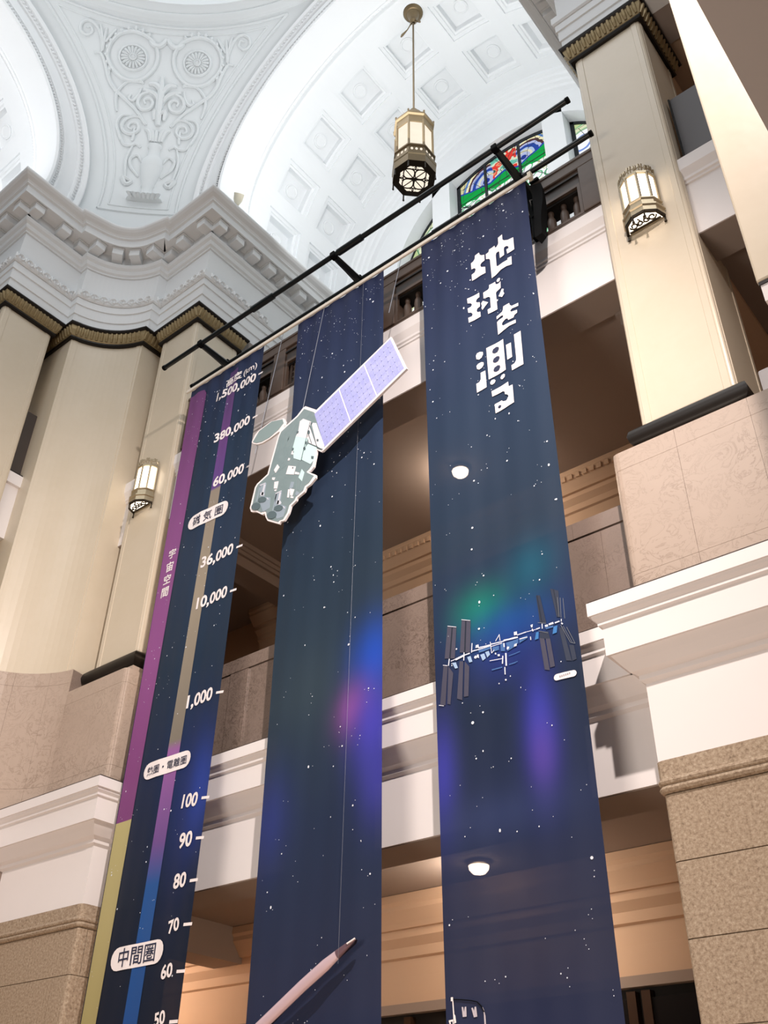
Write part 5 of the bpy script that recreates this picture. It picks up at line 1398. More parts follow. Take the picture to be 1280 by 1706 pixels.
class Banner:
    def __init__(self, xl0, xr0, xl1, xr1, zt, zb, ph, label, matf):
        self.x = (xl0, xr0, xl1, xr1)
        self.zt, self.zb, self.ph = zt, zb, ph
        self.root = top('banner', ((xl0 + xr0) / 2, YB, zt), label, 'banner', None, 'banners hung from the black pipes')
        b = MB()
        nx, nz = 48, 150
        vs = []
        for i in range(nz + 1):
            f = (i / nz) ** 1.3
            z = zt + (zb - zt) * f
            for k in range(nx + 1):
                xa = xl0 + (xl1 - xl0) * f
                xb = xr0 + (xr1 - xr0) * f
                x = xa + (xb - xa) * k / nx
                vs.append((x, YB + self.fold(x, z), z))
        fs = [(i * (nx + 1) + k, i * (nx + 1) + k + 1, (i + 1) * (nx + 1) + k + 1, (i + 1) * (nx + 1) + k) for i in range(nz) for k in range(nx)]
        b.add(vs, fs)
        self.cloth = b.build('cloth', matf, self.root, smooth=True, fix=False)

    def fold(self, x, z):
        return fold(x, z, self.x[0], self.zt, self.ph)

    def on(self, x, z, d=0.012):
        return (x, YB + self.fold(x, z) - d, z)

    def flat(self, name, polys, mat, d=0.010, cuts=2, parent=None, stuff=False):
        """print made of outlines in (x, z), laid on the cloth"""
        bm = bmesh.new()
        for poly in polys:
            vs = [bm.verts.new((p[0], 0, p[1])) for p in poly]
            try:
                bm.faces.new(vs)
            except ValueError:
                pass
        bm.normal_update()
        bmesh.ops.triangulate(bm, faces=bm.faces)
        for _ in range(cuts):
            ed = [e for e in bm.edges if e.calc_length() > 0.12]
            if ed:
                bmesh.ops.subdivide_edges(bm, edges=ed, cuts=1)
                bmesh.ops.triangulate(bm, faces=bm.faces)
        for v in bm.verts:
            v.co = self.on(v.co.x, v.co.z, d)
        for f in bm.faces:
            if f.normal.y > 0:
                f.normal_flip()
        me = bpy.data.meshes.new(name)
        bm.to_mesh(me)
        bm.free()
        me.materials.append(mat)
        o = bpy.data.objects.new(name, me)
        COL.objects.link(o)
        par = parent or self.root
        o.parent = par
        o.location = -WLOC[par.name]
        WLOC[o.name] = Vector((0, 0, 0))
        if stuff:
            o['kind'] = 'stuff'
        return o

    def text(self, name, body, p0, p1, mat, height=None, weight=0.0, d=0.012, parent=None, italic=0.0, cw=1.0):
        """text whose baseline runs from p0 to p1 (x, z)"""
        cu = bpy.data.curves.new('txt', 'FONT')
        cu.body = body
        cu.size = 1.0
        cu.offset = weight
        cu.resolution_u = 3
        tmp = bpy.data.objects.new('txt', cu)
        COL.objects.link(tmp)
        bpy.context.view_layer.update()
        me = bpy.data.meshes.new_from_object(tmp.evaluated_get(bpy.context.evaluated_depsgraph_get()))
        bpy.data.objects.remove(tmp, do_unlink=True)
        bpy.data.curves.remove(cu)
        xs = [v.co.x for v in me.vertices]
        ys = [v.co.y for v in me.vertices]
        x0, x1 = min(xs), max(xs)
        L = math.hypot(p1[0] - p0[0], p1[1] - p0[1])
        s = L / (x1 - x0)
        y0 = 0.0
        sy = s if height is None else height / (max(ys))
        ex = ((p1[0] - p0[0]) / L, (p1[1] - p0[1]) / L)
        ez = (-ex[1], ex[0])
        for v in me.vertices:
            a, b = (v.co.x - x0) * s, v.co.y * sy
            v.co = self.on(p0[0] + ex[0] * a + ez[0] * b, p0[1] + ex[1] * a + ez[1] * b, d)
        me.name = name
        me.materials.clear()
        me.materials.append(mat)
        o = bpy.data.objects.new(name, me)
        COL.objects.link(o)
        par = parent or self.root
        o.parent = par
        o.location = -WLOC[par.name]
        WLOC[o.name] = Vector((0, 0, 0))
        return o

    def stars(self, n, seed, zlo, zhi, bias):
        rnd = random.Random(seed)
        b = MB()
        for i in range(n):
            f = rnd.random() ** bias
            z = zhi - (zhi - zlo) * f
            t = (self.zt - z) / (self.zt - self.zb)
            xa, xb = self.x[0] + (self.x[2] - self.x[0]) * t + 0.05, self.x[1] + (self.x[3] - self.x[1]) * t - 0.05
            x = xa + (xb - xa) * rnd.random()
            r = 0.005 + 0.012 * rnd.random() ** 3.5
            if rnd.random() < 0.12:
                r *= 1.5
            sq = 1.0 + (0.5 if rnd.random() < 0.2 else 0.0)
            b.add([self.on(x + r * math.cos(2 * PI * k / 7), z + r * sq * math.sin(2 * PI * k / 7), 0.008) for k in range(7)], [tuple(range(7))])
            if rnd.random() < 0.35:
                x2, z2 = x + rnd.uniform(-.1, .1), z + rnd.uniform(-.1, .1)
                if xa < x2 < xb:
                    b.add([self.on(x2 + .006 * math.cos(2 * PI * k / 6), z2 + .006 * math.sin(2 * PI * k / 6), 0.008) for k in range(6)], [tuple(range(6))])
        o = b.build('star_print', M['star'], self.root, fix=False, stuff=True)
        return o


def cloth_mat(name, zstops, blobs):
    """printed polyester: colour by height plus soft aurora patches that belong to the print"""
    t = NT(name)
    co = t.coord()
    sx = t.n('ShaderNodeSeparateXYZ')
    t.l(co, sx.inputs[0])
    X, Z = sx.outputs[0], sx.outputs[2]
    zf = t.math('DIVIDE', t.math('SUBTRACT', Z, 2.0), 15.0, clamp=True)
    c = t.ramp(zf, [((z - 2.0) / 15.0, srgb(*col)) for z, col in zstops])
    c = t.mix(t.math('MULTIPLY', t.noise(0.9, 3), 0.25), c, srgb(24, 40, 64))
    for bx, bz, rx, rz, col, k in blobs:
        a = t.math('DIVIDE', t.math('SUBTRACT', X, bx), rx)
        b = t.math('DIVIDE', t.math('SUBTRACT', Z, bz), rz)
        d2 = t.math('ADD', t.math('MULTIPLY', a, a), t.math('MULTIPLY', b, b))
        g = t.math('MULTIPLY', t.math('POWER', 2.718, t.math('MULTIPLY', d2, -1.3)), k)
        c = t.mix(g, c, srgb(*col))
    t.base(c).set(0.55, 0, 0.18)
    t.bump(t.noise(160, 2), 0.04, 0.01)
    # the cloth lets a little light through
    tr = t.n('ShaderNodeBsdfTransparent')
    ms = t.n('ShaderNodeMixShader')
    ms.inputs[0].default_value = 0.012
    t.l(t.p.outputs[0], ms.inputs[1])
    t.l(tr.outputs[0], ms.inputs[2])
    t.l(ms.outputs[0], t.t.nodes['Material Output'].inputs[0])
    return t.m


M['star'] = plain('print_star_white', srgb(225, 232, 245), 0.6, var=0.0)
M['print_white'] = plain('print_white', srgb(246, 240, 242), 0.55, var=0.0)
M['print_navy'] = plain('print_navy', srgb(38, 44, 72), 0.55, var=0.0)
navy = cloth_mat('navy_banner_left', [(2, (20, 26, 42)), (5.5, (24, 34, 52)), (7.5, (34, 46, 76)), (9.5, (38, 54, 74)), (12, (44, 60, 84)), (14.5, (36, 54, 78)), (17, (36, 48, 84))],
                 [(-11.95, 7.05, 0.35, 0.9, (48, 74, 170), 0.8), (-12.3, 6.9, 0.5, 1.6, (40, 58, 130), 0.4)])
navy2 = cloth_mat('navy_banner_middle', [(2, (36, 44, 76)), (4, (40, 48, 74)), (6, (38, 50, 76)), (8, (46, 62, 76)), (10.5, (38, 54, 72)), (13, (42, 56, 82)), (17, (33, 42, 80))],
                  [(-8.35, 8.25, 0.55, 0.7, (30, 78, 190), 0.85), (-8.75, 7.55, 0.38, 0.45, (150, 84, 160), 0.75), (-8.35, 7.2, 0.5, 0.8, (70, 66, 186), 0.8), (-8.25, 6.4, 0.35, 0.7, (62, 62, 160), 0.7),
                   (-10.3, 6.2, 0.45, 0.8, (44, 58, 140), 0.55), (-9.6, 8.1, 0.8, 0.8, (58, 72, 82), 0.4)])
navy3 = cloth_mat('navy_banner_right', [(2, (36, 44, 82)), (4, (42, 48, 74)), (5.5, (36, 46, 78)), (7, (32, 44, 66)), (8, (36, 48, 84)), (9.5, (40, 56, 76)), (12, (40, 56, 80)), (14, (38, 50, 80)), (17, (30, 36, 74))],
                  [(-6.45, 8.4, 0.5, 0.42, (20, 120, 104), 0.85), (-6.0, 8.0, 0.7, 0.40, (26, 84, 160), 0.7), (-5.6, 8.75, 0.45, 0.5, (26, 96, 120), 0.6), (-5.65, 6.5, 0.28, 0.85, (60, 66, 180), 0.8), (-5.65, 6.1, 0.22, 0.5, (92, 70, 160), 0.6),
                   (-7.15, 6.2, 0.25, 0.8, (62, 64, 170), 0.8), (-6.1, 7.6, 0.6, 0.5, (40, 54, 140), 0.5), (-6.3, 5.5, 1.2, 0.35, (58, 72, 120), 0.35)])

# ---- left banner: the altitude scale
b1 = Banner(-14.06, -11.69, -14.10, -11.78, 16.86, 1.2, 0.4, 'tall navy banner with the altitude scale and a purple and yellow side stripe', navy)
b1.stars(190, 3, 3.0, 16.4, 1.9)


def strip(bn, name, pl, pr, zs, mat, d=0.007, parent=None, round_top=False):
    mb = MB()
    vs = []
    for z in zs:
        xa, xb = pl(z), pr(z)
        for k in range(7):
            x = xa + (xb - xa) * k / 6
            zz = z
            if round_top and z > zs[0] - 1e-6:
                e = max(0, (x - (xb - 0.16)) / 0.16)
                zz = z - 0.17 * (1 - math.sqrt(max(0, 1 - e * e)))
            vs.append(bn.on(x, zz, d))
    n = len(zs)
    mb.add(vs, [(i * 7 + k, i * 7 + k + 1, (i + 1) * 7 + k + 1, (i + 1) * 7 + k) for i in range(n - 1) for k in range(6)])
    return mb.build(name, mat, parent or bn.root, smooth=True, fix=False)


def zramp_mat(name, stops):
    t = NT(name)
    sx = t.n('ShaderNodeSeparateXYZ')
    t.l(t.coord(), sx.inputs[0])
    zf = t.math('DIVIDE', t.math('SUBTRACT', sx.outputs[2], 1.0), 16.0, clamp=True)
    t.base(t.ramp(zf, [((z - 1) / 16.0, srgb(*c)) for z, c in stops])).set(0.5, 0, 0.35)
    return t.m


def lin(z0, x0, z1, x1):
    return lambda z: x0 + (x1 - x0) * (z - z0) / (z1 - z0)


purple = zramp_mat('print_purple', [(6, (118, 58, 116)), (10, (148, 84, 148)), (13, (140, 82, 142)), (16.5, (112, 62, 118))])
yellow = zramp_mat('print_khaki', [(1, (146, 138, 88)), (5, (176, 166, 116)), (7, (186, 178, 126))])
mid = zramp_mat('print_scale_band', [(1, (28, 66, 132)), (5.7, (36, 84, 150)), (6.35, (110, 80, 144)), (7.9, (152, 98, 164)), (8.05, (128, 122, 112)), (11, (156, 146, 130)), (13.38, (146, 136, 124)), (13.42, (98, 70, 140)), (14.8, (104, 64, 128)), (16.5, (80, 56, 108))])
zz = [16.66 - 0.12 * i for i in range(0, 82)]
zz = [z for z in zz if z > 6.93] + [6.875]
strip(b1, 'purple_stripe', lambda z: -14.055, lin(16.36, -13.50, 6.88, -13.62), zz, purple, round_top=True)
strip(b1, 'khaki_stripe', lambda z: -14.06, lin(16.36, -13.50, 6.88, -13.62), [6.875 - 0.15 * i for i in range(38)], yellow)
strip(b1, 'scale_band', lin(15.3, -12.755, 7.39, -12.93), lin(15.2, -12.49, 7.33, -12.635), [16.66 - 0.15 * i for i in range(102)], mid, d=0.006)
SH = 0.205
for body, (p0, p1) in D['NUM'].items():
    # keep the numerals level and sized as printed
    b1.text('numeral_print', body, p0, p1, M['print_white'], height=None, weight=0.03)
for p0, p1 in D['TICK']:
    L = Vector((p1[0] - p0[0], p1[1] - p0[1]))
    n = Vector((-L.y, L.x)).normalized() * 0.022
    a, c = Vector(p0), Vector(p1)
    b1.flat('tick_print', [[tuple(a + n), tuple(a - n), tuple(c - n), tuple(c + n)]], M['print_white'], d=0.011, cuts=0)
b1.text('heading_print', '高度', (-12.80, 16.26), (-12.32, 16.30), M['print_white'], weight=0.022)
b1.text('unit_print', '(km)', (-12.28, 16.29), (-11.86, 16.31), M['print_white'], weight=0.012)


def pill(bn, name, c, w, h, ang, body, tw, th, seg=8):
    ex = (math.cos(ang), math.sin(ang))
    ez = (-ex[1], ex[0])
    pts = []
    r = h / 2
    for k in range(seg + 1):
        t = -PI / 2 + PI * k / seg
        pts.append((w / 2 - r + r * math.cos(t), r * math.sin(t)))
    for k in range(seg + 1):
        t = PI / 2 + PI * k / seg
        pts.append((-w / 2 + r + r * math.cos(t), r * math.sin(t)))
    P_ = [(c[0] + ex[0] * a + ez[0] * b, c[1] + ex[1] * a + ez[1] * b) for a, b in pts]
    o = bn.flat(name, [P_], M['print_white'], d=0.014, cuts=2)
    if body:
        bz = -th * 0.40
        p0 = (c[0] - ex[0] * tw / 2 + ez[0] * bz, c[1] - ex[1] * tw / 2 + ez[1] * bz)
        p1 = (c[0] + ex[0] * tw / 2 + ez[0] * bz, c[1] + ex[1] * tw / 2 + ez[1] * bz)
        bn.text('caption', body, p0, p1, M['print_navy'], weight=0.008, d=0.020, parent=o)
    return o


pill(b1, 'caption_plate', (-12.78, 12.78), 1.14, 0.345, 0.0, '磁 気 圏', 0.84, 0.24)
pill(b1, 'caption_plate', (-12.885, 7.64), 1.16, 0.30, 0.02, '熱圏・電離圏', 0.96, 0.18)
pill(b1, 'caption_plate', (-12.92, 4.665), 1.19, 0.34, 0.02, '中間圏', 0.82, 0.26)
for ch, (x, z) in zip('宇宙空間', ((-13.755, 12.27), (-13.765, 11.96), (-13.78, 11.67), (-13.785, 11.38))):
    b1.text('side_print', ch, (x - 0.105, z - 0.09), (x + 0.105, z - 0.09), M['print_white'], weight=0.02)

# ---- middle banner: night sky with a blue and violet aurora
b2 = Banner(-10.70, -8.33, -10.36, -8.10, 16.86, 1.2, 1.9, 'tall navy starry banner behind the hanging satellite cut-out', navy2)
b2.stars(230, 11, 3.0, 16.6, 2.0)
# ---- right banner: title and space station
b3 = Banner(-7.40, -5.02, -7.13, -4.98, 16.86, 1.2, 3.1, 'tall navy banner with the white Japanese title and a space station', navy3)
b3.stars(240, 23, 3.0, 16.6, 1.8)
T_ = D['TITLE']
for chars, holes in ((T_[0:2], []), (T_[2:7], []), (T_[7:8], []), (T_[8:16], D['TITLE_HOLES'][:3]), (T_[16:17], D['TITLE_HOLES'][3:])):
    ti = b3.flat('title_character_print', chars, M['print_white'], d=0.014, cuts=3)
    for hp_ in holes:
        b3.flat('title_counter_print', [hp_], M['print_navy'], d=0.019, cuts=1, parent=ti)
cols = {'g': (74, 74, 92), 'd': (48, 56, 76), 'k': (34, 42, 58), 'm': (72, 112, 170), 'b': (160, 188, 222), 'c': (62, 124, 190), 'w': (226, 230, 244), 'l': (112, 118, 128)}
st_root = None
order = {'d': 0.008, 'g': 0.009, 'k': 0.011, 'l': 0.012, 'm': 0.012, 'c': 0.013, 'b': 0.013, 'w': 0.015}
nm = {'d': 'shaded_solar_panel', 'g': 'solar_panel_print', 'k': 'panel_gap', 'm': 'module_print', 'b': 'radiator_print', 'c': 'blue_radiator_print', 'w': 'truss_print', 'l': 'outline_print'}
for key in ('w', 'g', 'd', 'k', 'm', 'b', 'c', 'l'):
    mt = plain('print_station_' + nm[key], srgb(*cols[key]), 0.55, var=0.08, scale=14)
    ps = [p for c, p in D['STATION'] if c == key]
    if key == 'w':
        st_root = b3.flat('space_station_print', ps, mt, d=order[key], cuts=1, stuff=True)
    elif key in 'gdbc':
        for p in ps:
            b3.flat(nm[key], [p], mt, d=order[key], cuts=1, parent=st_root)
    else:
        b3.flat(nm[key], ps, mt, d=order[key], cuts=1, parent=st_root, stuff=True)
# tiny caption plate beside the station; its lettering is too small to read
sp = D['SMALLPILL']
pa, pc = sp[0]
spo = pill(b3, 'caption_plate', ((pa[0] + pc[0]) / 2, (pa[1] + pc[1]) / 2), 0.31, 0.085, math.atan2(pc[1] - pa[1], pc[0] - pa[0]), '', 0, 0)
gm = MB()
cxp, czp = (pa[0] + pc[0]) / 2, (pa[1] + pc[1]) / 2
for k in range(6):
    gm.add([b3.on(cxp - 0.075 + 0.026 * k + a, czp + 0.002 * k + c, 0.018) for a, c in ((0, -0.012), (0.019, -0.012), (0.019, 0.012), (0, 0.012))], [(0, 1, 2, 3)])
gm.build('illegible_print', plain('print_grey', srgb(170, 166, 172), 0.6, var=0.3, scale=60), spo, fix=False, stuff=True)
# instruments printed at the bottom edge of the frame
ins = b3.flat('instrument_print', [[(-7.085, 3.52), (-7.055, 3.52), (-7.055, 3.56), (-7.085, 3.56)], [(-7.066, 3.52), (-7.052, 3.52), (-7.038, 3.32), (-7.056, 3.32)], [(-7.052, 3.40), (-7.03, 3.37), (-7.02, 3.30), (-7.05, 3.29)],
                                   [(-7.12, 3.33), (-7.06, 3.335), (-7.03, 3.0), (-7.045, 3.0), (-7.07, 3.315), (-7.12, 3.31)], [(-7.12, 3.33), (-7.10, 3.33), (-7.05, 3.1), (-7.075, 3.1)]], M['print_white'], d=0.012, cuts=0)
gp = plain('print_instrument_grey', srgb(196, 190, 200), 0.5, var=0.1, scale=20)
b3.flat('instrument_part', [[(-6.945, 3.45), (-6.925, 3.45), (-6.918, 3.40), (-6.905, 3.45), (-6.885, 3.45), (-6.885, 3.35), (-6.935, 3.35)], [(-6.82, 3.43), (-6.80, 3.435), (-6.785, 3.40), (-6.775, 3.44), (-6.755, 3.44), (-6.745, 3.34), (-6.79, 3.335)],
                            [(-6.672, 3.43), (-6.655, 3.40), (-6.64, 3.34), (-6.625, 2.9), (-6.65, 2.9), (-6.66, 3.36)]], gp, d=0.012, cuts=0, parent=ins, stuff=True)
cb = MB()
cb.tube([b3.on(x, z, 0.012) for x, z in ((-7.05, 3.535), (-6.95, 3.525), (-6.82, 3.505), (-6.74, 3.485), (-6.69, 3.44), (-6.655, 3.38))], 0.006, 5)
cb.build('cable_print', M['clamp'], ins)

# ---- pipes, arms and the white batten that carries the banners
rack = top('banner_rack', (-8.9, 9.9, 17.1), 'pair of long black pipes on curved arms holding the three banners', 'hanging rack')
ZP = 17.10


def xcyl(x0, x1, y, z, r, name, mat, seg=12):
    return MB().tube([(x0, y, z), (x1, y, z)], r, seg).build(name, M[mat], rack, smooth=True)


xcyl(-14.17, -3.66, 9.13, ZP, 0.052, 'front_pipe', 'pipe')
xcyl(-14.13, -3.64, 9.94, ZP, 0.052, 'rear_pipe', 'pipe')
for x0, y in ((-11.33, 9.13), (-7.13, 9.94), (-8.9, 9.13)):
    xcyl(x0, x0 + 0.62, y, ZP - 0.005, 0.072, 'pipe_sleeve', 'pipe')
for y in (9.13, 9.94):
    for x in (-14.17 if y < 9.5 else -14.13, -3.66):
        xcyl(x - 0.03, x + 0.03, y, ZP, 0.06, 'end_cap', 'clamp')
for xa in (-12.95, -9.02, -5.15):
    pts = [(xa, 9.10, ZP - 0.01), (xa, 9.55, ZP - 0.02), (xa, 9.95, ZP - 0.04), (xa, 10.20, ZP - 0.12), (xa, 10.36, ZP - 0.32), (xa, 10.46, ZP - 0.60)]
    MB().tube(pts, 0.07, 8, radii=[0.065, 0.075, 0.09, 0.11, 0.12, 0.12]).build('arm', M['pipe'], rack, smooth=True)
    MB().box(xa - 0.10, xa + 0.10, 10.38, 10.60, ZP - 1.2, ZP - 0.45).build('clamp_plate', M['clamp'], rack, bevel=0.02)
    MB().box(xa - 0.07, xa + 0.07, 9.86, 10.02, ZP - 0.09, ZP + 0.08).build('pipe_clamp', M['clamp'], rack, bevel=0.02)
    MB().box(xa - 0.06, xa + 0.06, 9.06, 9.20, ZP - 0.08, ZP + 0.06).build('pipe_clamp', M['clamp'], rack, bevel=0.02)
    MB().box(xa - 0.09, xa + 0.09, 10.5, 11.06, 17.66, 17.72).build('rail_hook', M['clamp'], rack)
MB().box(-14.2, -4.93, 9.84, 9.885, 16.84, 16.925).build('batten', M['bar'], rack, bevel=0.008, seg=1)
MB().box(-4.93, -4.86, 9.82, 9.92, 16.80, 16.96).build('batten_end', M['ivory'], rack)
# black cloth wrapped round the clamp at the right end
wr_ = MB()
for i in range(9):
    f = i / 8
    wr_.v += [(-4.97 + 0.02 * math.sin(5 * f), 9.97, 16.78 - 1.45 * f), (-4.80 + 0.04 * math.sin(3 * f + 1) - 0.04 * f, 10.0 + 0.03 * math.sin(7 * f), 16.72 - 1.30 * f), (-4.80 + 0.03 * math.sin(4 * f) - 0.04 * f, 10.16, 16.72 - 1.30 * f), (-4.97, 10.16, 16.78 - 1.45 * f)]
for i in range(8):
    for k in range(4):
        wr_.f.append((i * 4 + k, i * 4 + (k + 1) % 4, (i + 1) * 4 + (k + 1) % 4, (i + 1) * 4 + k))
wr_.f += [(0, 3, 2, 1), (32, 33, 34, 35)]
wr_.build('black_wrap', M['clamp'], rack, smooth=True)

# ---- satellite cut-out hanging in front of the middle banner
sat = top('satellite_cutout', (-10.0, 9.52, 12.8), 'flat printed satellite cut-out with one blue solar wing hanging before the middle banner', 'display cut-out')


def board(name, polys, y0, y1, mat, parent):
    b = MB()
    for p in polys:
        b.prism([tuple(q) for q in p], y0, y1, 'y')
    return b.build(name, mat, parent)


S_ = D['SAT']
board('backing_board', [S_['BODY']], 9.50, 9.54, M['print_white'], sat)
dish = board('dish', [S_['DISH']], 9.502, 9.538, M['print_white'], sat)
wing = board('solar_wing', [S_['PANEL']], 9.498, 9.542, M['print_white'], sat)
tm = NT('print_satellite_grey')
tm.base(tm.mix(tm.noise(3.0, 5, 0.6, dist=1.0), srgb(116, 136, 140), srgb(140, 158, 162))).set(0.45, 0, 0.4)
greym = tm.m
board('body_print', [S_['BODYIN']], 9.494, 9.50, greym, sat)
board('dish_print', [S_['DISHIN']], 9.495, 9.502, plain('print_dish', srgb(138, 158, 160), 0.45, var=0.02), dish)
# solar cells: a grid of printed cells, three panels
PI_ = [Vector(p) for p in S_['PANELIN']]     # corner order: inner top, outer top, outer bottom, inner bottom


def wingpt(s, t):
    a = PI_[0].lerp(PI_[1], s)
    b = PI_[3].lerp(PI_[2], s)
    return a.lerp(b, t)


tcell = NT('print_solar_cells')
tcell.base(tcell.mix(tcell.noise(5.0, 4, 0.7), srgb(138, 144, 216), srgb(196, 200, 240))).set(0.4, 0, 0.45)
for s0, s1 in ((0.0, 0.325), (0.338, 0.655), (0.668, 1.0)):
    q = [wingpt(s0, 0), wingpt(s1, 0), wingpt(s1, 1), wingpt(s0, 1)]
    pn = board('solar_panel', [q], 9.492, 9.498, tcell.m, wing)
    cl = MB()
    for i in range(1, 6):
        s = s0 + (s1 - s0) * i / 6
        a, b = wingpt(s, 0.02), wingpt(s, 0.98)
        e = Vector((0.007, 0.006))
        cl.prism([tuple(a - e), tuple(a + e), tuple(b + e), tuple(b - e)], 9.490, 9.492, 'y')
    for j in range(1, 6):
        t_ = j / 6
        a, b = wingpt(s0 + 0.004, t_), wingpt(s1 - 0.004, t_)
        e = Vector((-0.004, 0.007))
        cl.prism([tuple(a - e), tuple(a + e), tuple(b + e), tuple(b - e)], 9.490, 9.492, 'y')
    cl.build('cell_line', plain('print_cell_line', srgb(172, 178, 232), 0.4, var=0.0), pn, stuff=True)
mcol = {'white': (240, 236, 242), 'aqua': (206, 236, 238), 'light': (150, 166, 180), 'bright': (210, 214, 226), 'dark': (92, 110, 116), 'fold': (128, 148, 152)}
off = {'fold': 9.492, 'light': 9.491, 'white': 9.489, 'aqua': 9.489, 'bright': 9.487, 'dark': 9.485}
for key in ('fold', 'light', 'white', 'aqua', 'bright', 'dark'):
    board({'fold': 'foil_crease', 'light': 'telescope_print', 'white': 'white_panel_print', 'aqua': 'aqua_panel_print', 'bright': 'highlight_print', 'dark': 'aperture_print'}[key],
          [p for c, p in S_['MARKS'] if c == key], off[key], 9.4945, plain('print_sat_' + key, srgb(*mcol[key]), 0.45, var=0.03), sat)['kind'] = 'stuff'
# suspension wires
for (x0, z0, x1, z1), lab in (((-9.935, 13.79, -9.93, 17.05), 'thin wire holding the body of the satellite cut-out'), ((-7.88, 15.0, -7.88, 17.05), 'thin wire holding the outer end of the solar wing'),
                              ((-11.15, 13.3, -11.12, 17.05), 'thin wire holding the dish of the satellite cut-out')):
    wv = MB().tube([(x0, 9.515, z0), (x1, 9.90, z1 - 0.02)], 0.006, 5).build('wire', M['wire'], None)
    tag(wv, lab, 'wire')

# ---- rocket-like pen cut-out at the bottom of the middle banner
pen = top('rocket_cutout', (-9.0, 9.72, 3.3), 'slender silver pink sounding rocket cut-out slanting across the middle banner', 'display cut-out')
board('backing_board', [D['PEN']], 9.70, 9.74, plain('print_pen_edge', srgb(40, 34, 46), 0.4, var=0.05), pen)
MB().tube([(-8.64, 9.66, 4.05), (-8.83, 9.84, 16.80)], 0.0016, 5).build('wire', M['wire'], pen)
# a rounded body in front of the board
pa_, pb_ = Vector((D['PEN'][0][0], 9.70, D['PEN'][0][1])), None
hi = D['PEN']
axis0 = (Vector(hi[0]) + Vector(hi[1])) / 2
axis1 = (Vector(hi[7]) + Vector(hi[8])) / 2
mid1 = (Vector(hi[5]) + Vector(hi[10])) / 2
nose = (Vector(hi[3]) + Vector(hi[12])) / 2
ctr = []
for k in range(19):
    f = k / 18
    q = axis0.lerp(mid1, f * 2) if f < 0.5 else mid1.lerp(axis1, f * 2 - 1)
    ctr.append(Vector((q.x, 9.705, q.y)))
rad = [0.016 + 0.062 * min(1, k / 5.0) ** 0.8 for k in range(19)]
rb = MB()
rb.tube(ctr, 0.07, 14, radii=rad)
rb.v = [(x, 9.70 + (y - 9.705) * 0.6, z) for x, y, z in rb.v]
rb.build('rocket_body', plain('print_pen_body', srgb(214, 190, 200), 0.3, 0.2, 0.04, 2), pen, smooth=True)
rt = MB()
rt.tube(ctr[:4], 0.07, 14, radii=[r * 1.04 for r in rad[:4]])
rt.v = [(x, 9.70 + (y - 9.705) * 0.62, z) for x, y, z in rt.v]
rt.build('rocket_nose', plain('print_pen_nose', srgb(112, 88, 98), 0.3, 0.2, 0.04, 2), pen, smooth=True)
MB().tube([tuple(ctr[0] + Vector((0.004, -0.01, 0.004))), tuple(ctr[1] + Vector((-0.01, -0.035, 0.0)))], 0.012, 6).build('nose_tip', M['print_white'], pen, smooth=True)


# ================================================================== LANTERNS
def octo(r, n=8, a0=None):
    a0 = PI / n if a0 is None else a0
    return [(r * math.cos(a0 + 2 * PI * k / n), r * math.sin(a0 + 2 * PI * k / n)) for k in range(n)]


def loft(mb, rings):
    """rings: list of (outline, z)"""
    n = len(rings[0][0])
    vs = [(x, y, z) for o, z in rings for x, y in o]
    fs = []
    for i in range(len(rings) - 1):
        for k in range(n):
            fs.append((i * n + k, i * n + (k + 1) % n, (i + 1) * n + (k + 1) % n, (i + 1) * n + k))
    fs += [tuple(range(n - 1, -1, -1)), tuple((len(rings) - 1) * n + k for k in range(n))]
    return mb.add(vs, fs)


def local(mb, name, mat, parent, **k):
    o = mb.build(name, M[mat], None, **k)
    o.parent = parent
    o.location = (0, 0, 0)
    return o


lan = top('hanging_lantern', (-9.268, 12.12, 22.95), 'octagonal brass lantern on a long rod hung from the coffered vault', 'lantern')
H = lan
# local heights: bottom 0, top of the cage 2.45, dome 3.25, rod to 8.3
loft(MB(), [(octo(0.50), 0.16), (octo(0.58), 0.20), (octo(0.60), 0.52), (octo(0.55), 0.56)]).v
mb = MB()
loft(mb, [(octo(0.47), 0.20), (octo(0.58), 0.20), (octo(0.585), 0.46), (octo(0.60), 0.50), (octo(0.60), 0.60), (octo(0.55), 0.62)])
local(mb, 'lower_body', 'bronze', H)
mb = MB()
loft(mb, [(octo(0.52), 0.60), (octo(0.545), 0.62), (octo(0.545), 0.86), (octo(0.58), 0.88), (octo(0.58), 0.93), (octo(0.5), 0.94)])
lb = local(mb, 'pierced_band', 'bronze', H)
mb = MB()
for k in range(8):
    a = PI / 8 + 2 * PI * (k + 0.5) / 8
    c = Vector((0.51 * math.cos(a), 0.51 * math.sin(a), 0.74))
    t = Vector((-math.sin(a), math.cos(a), 0))
    for s in (-0.12, 0, 0.12):
        mb.add([c + t * (s + 0.035 * math.cos(q)) + Vector((0, 0, 0.055 * math.sin(q))) for q in [2 * PI * j / 8 for j in range(8)]], [tuple(range(8))])
local(mb, 'pierced_glow', 'lamp_glass', lb, stuff=True)
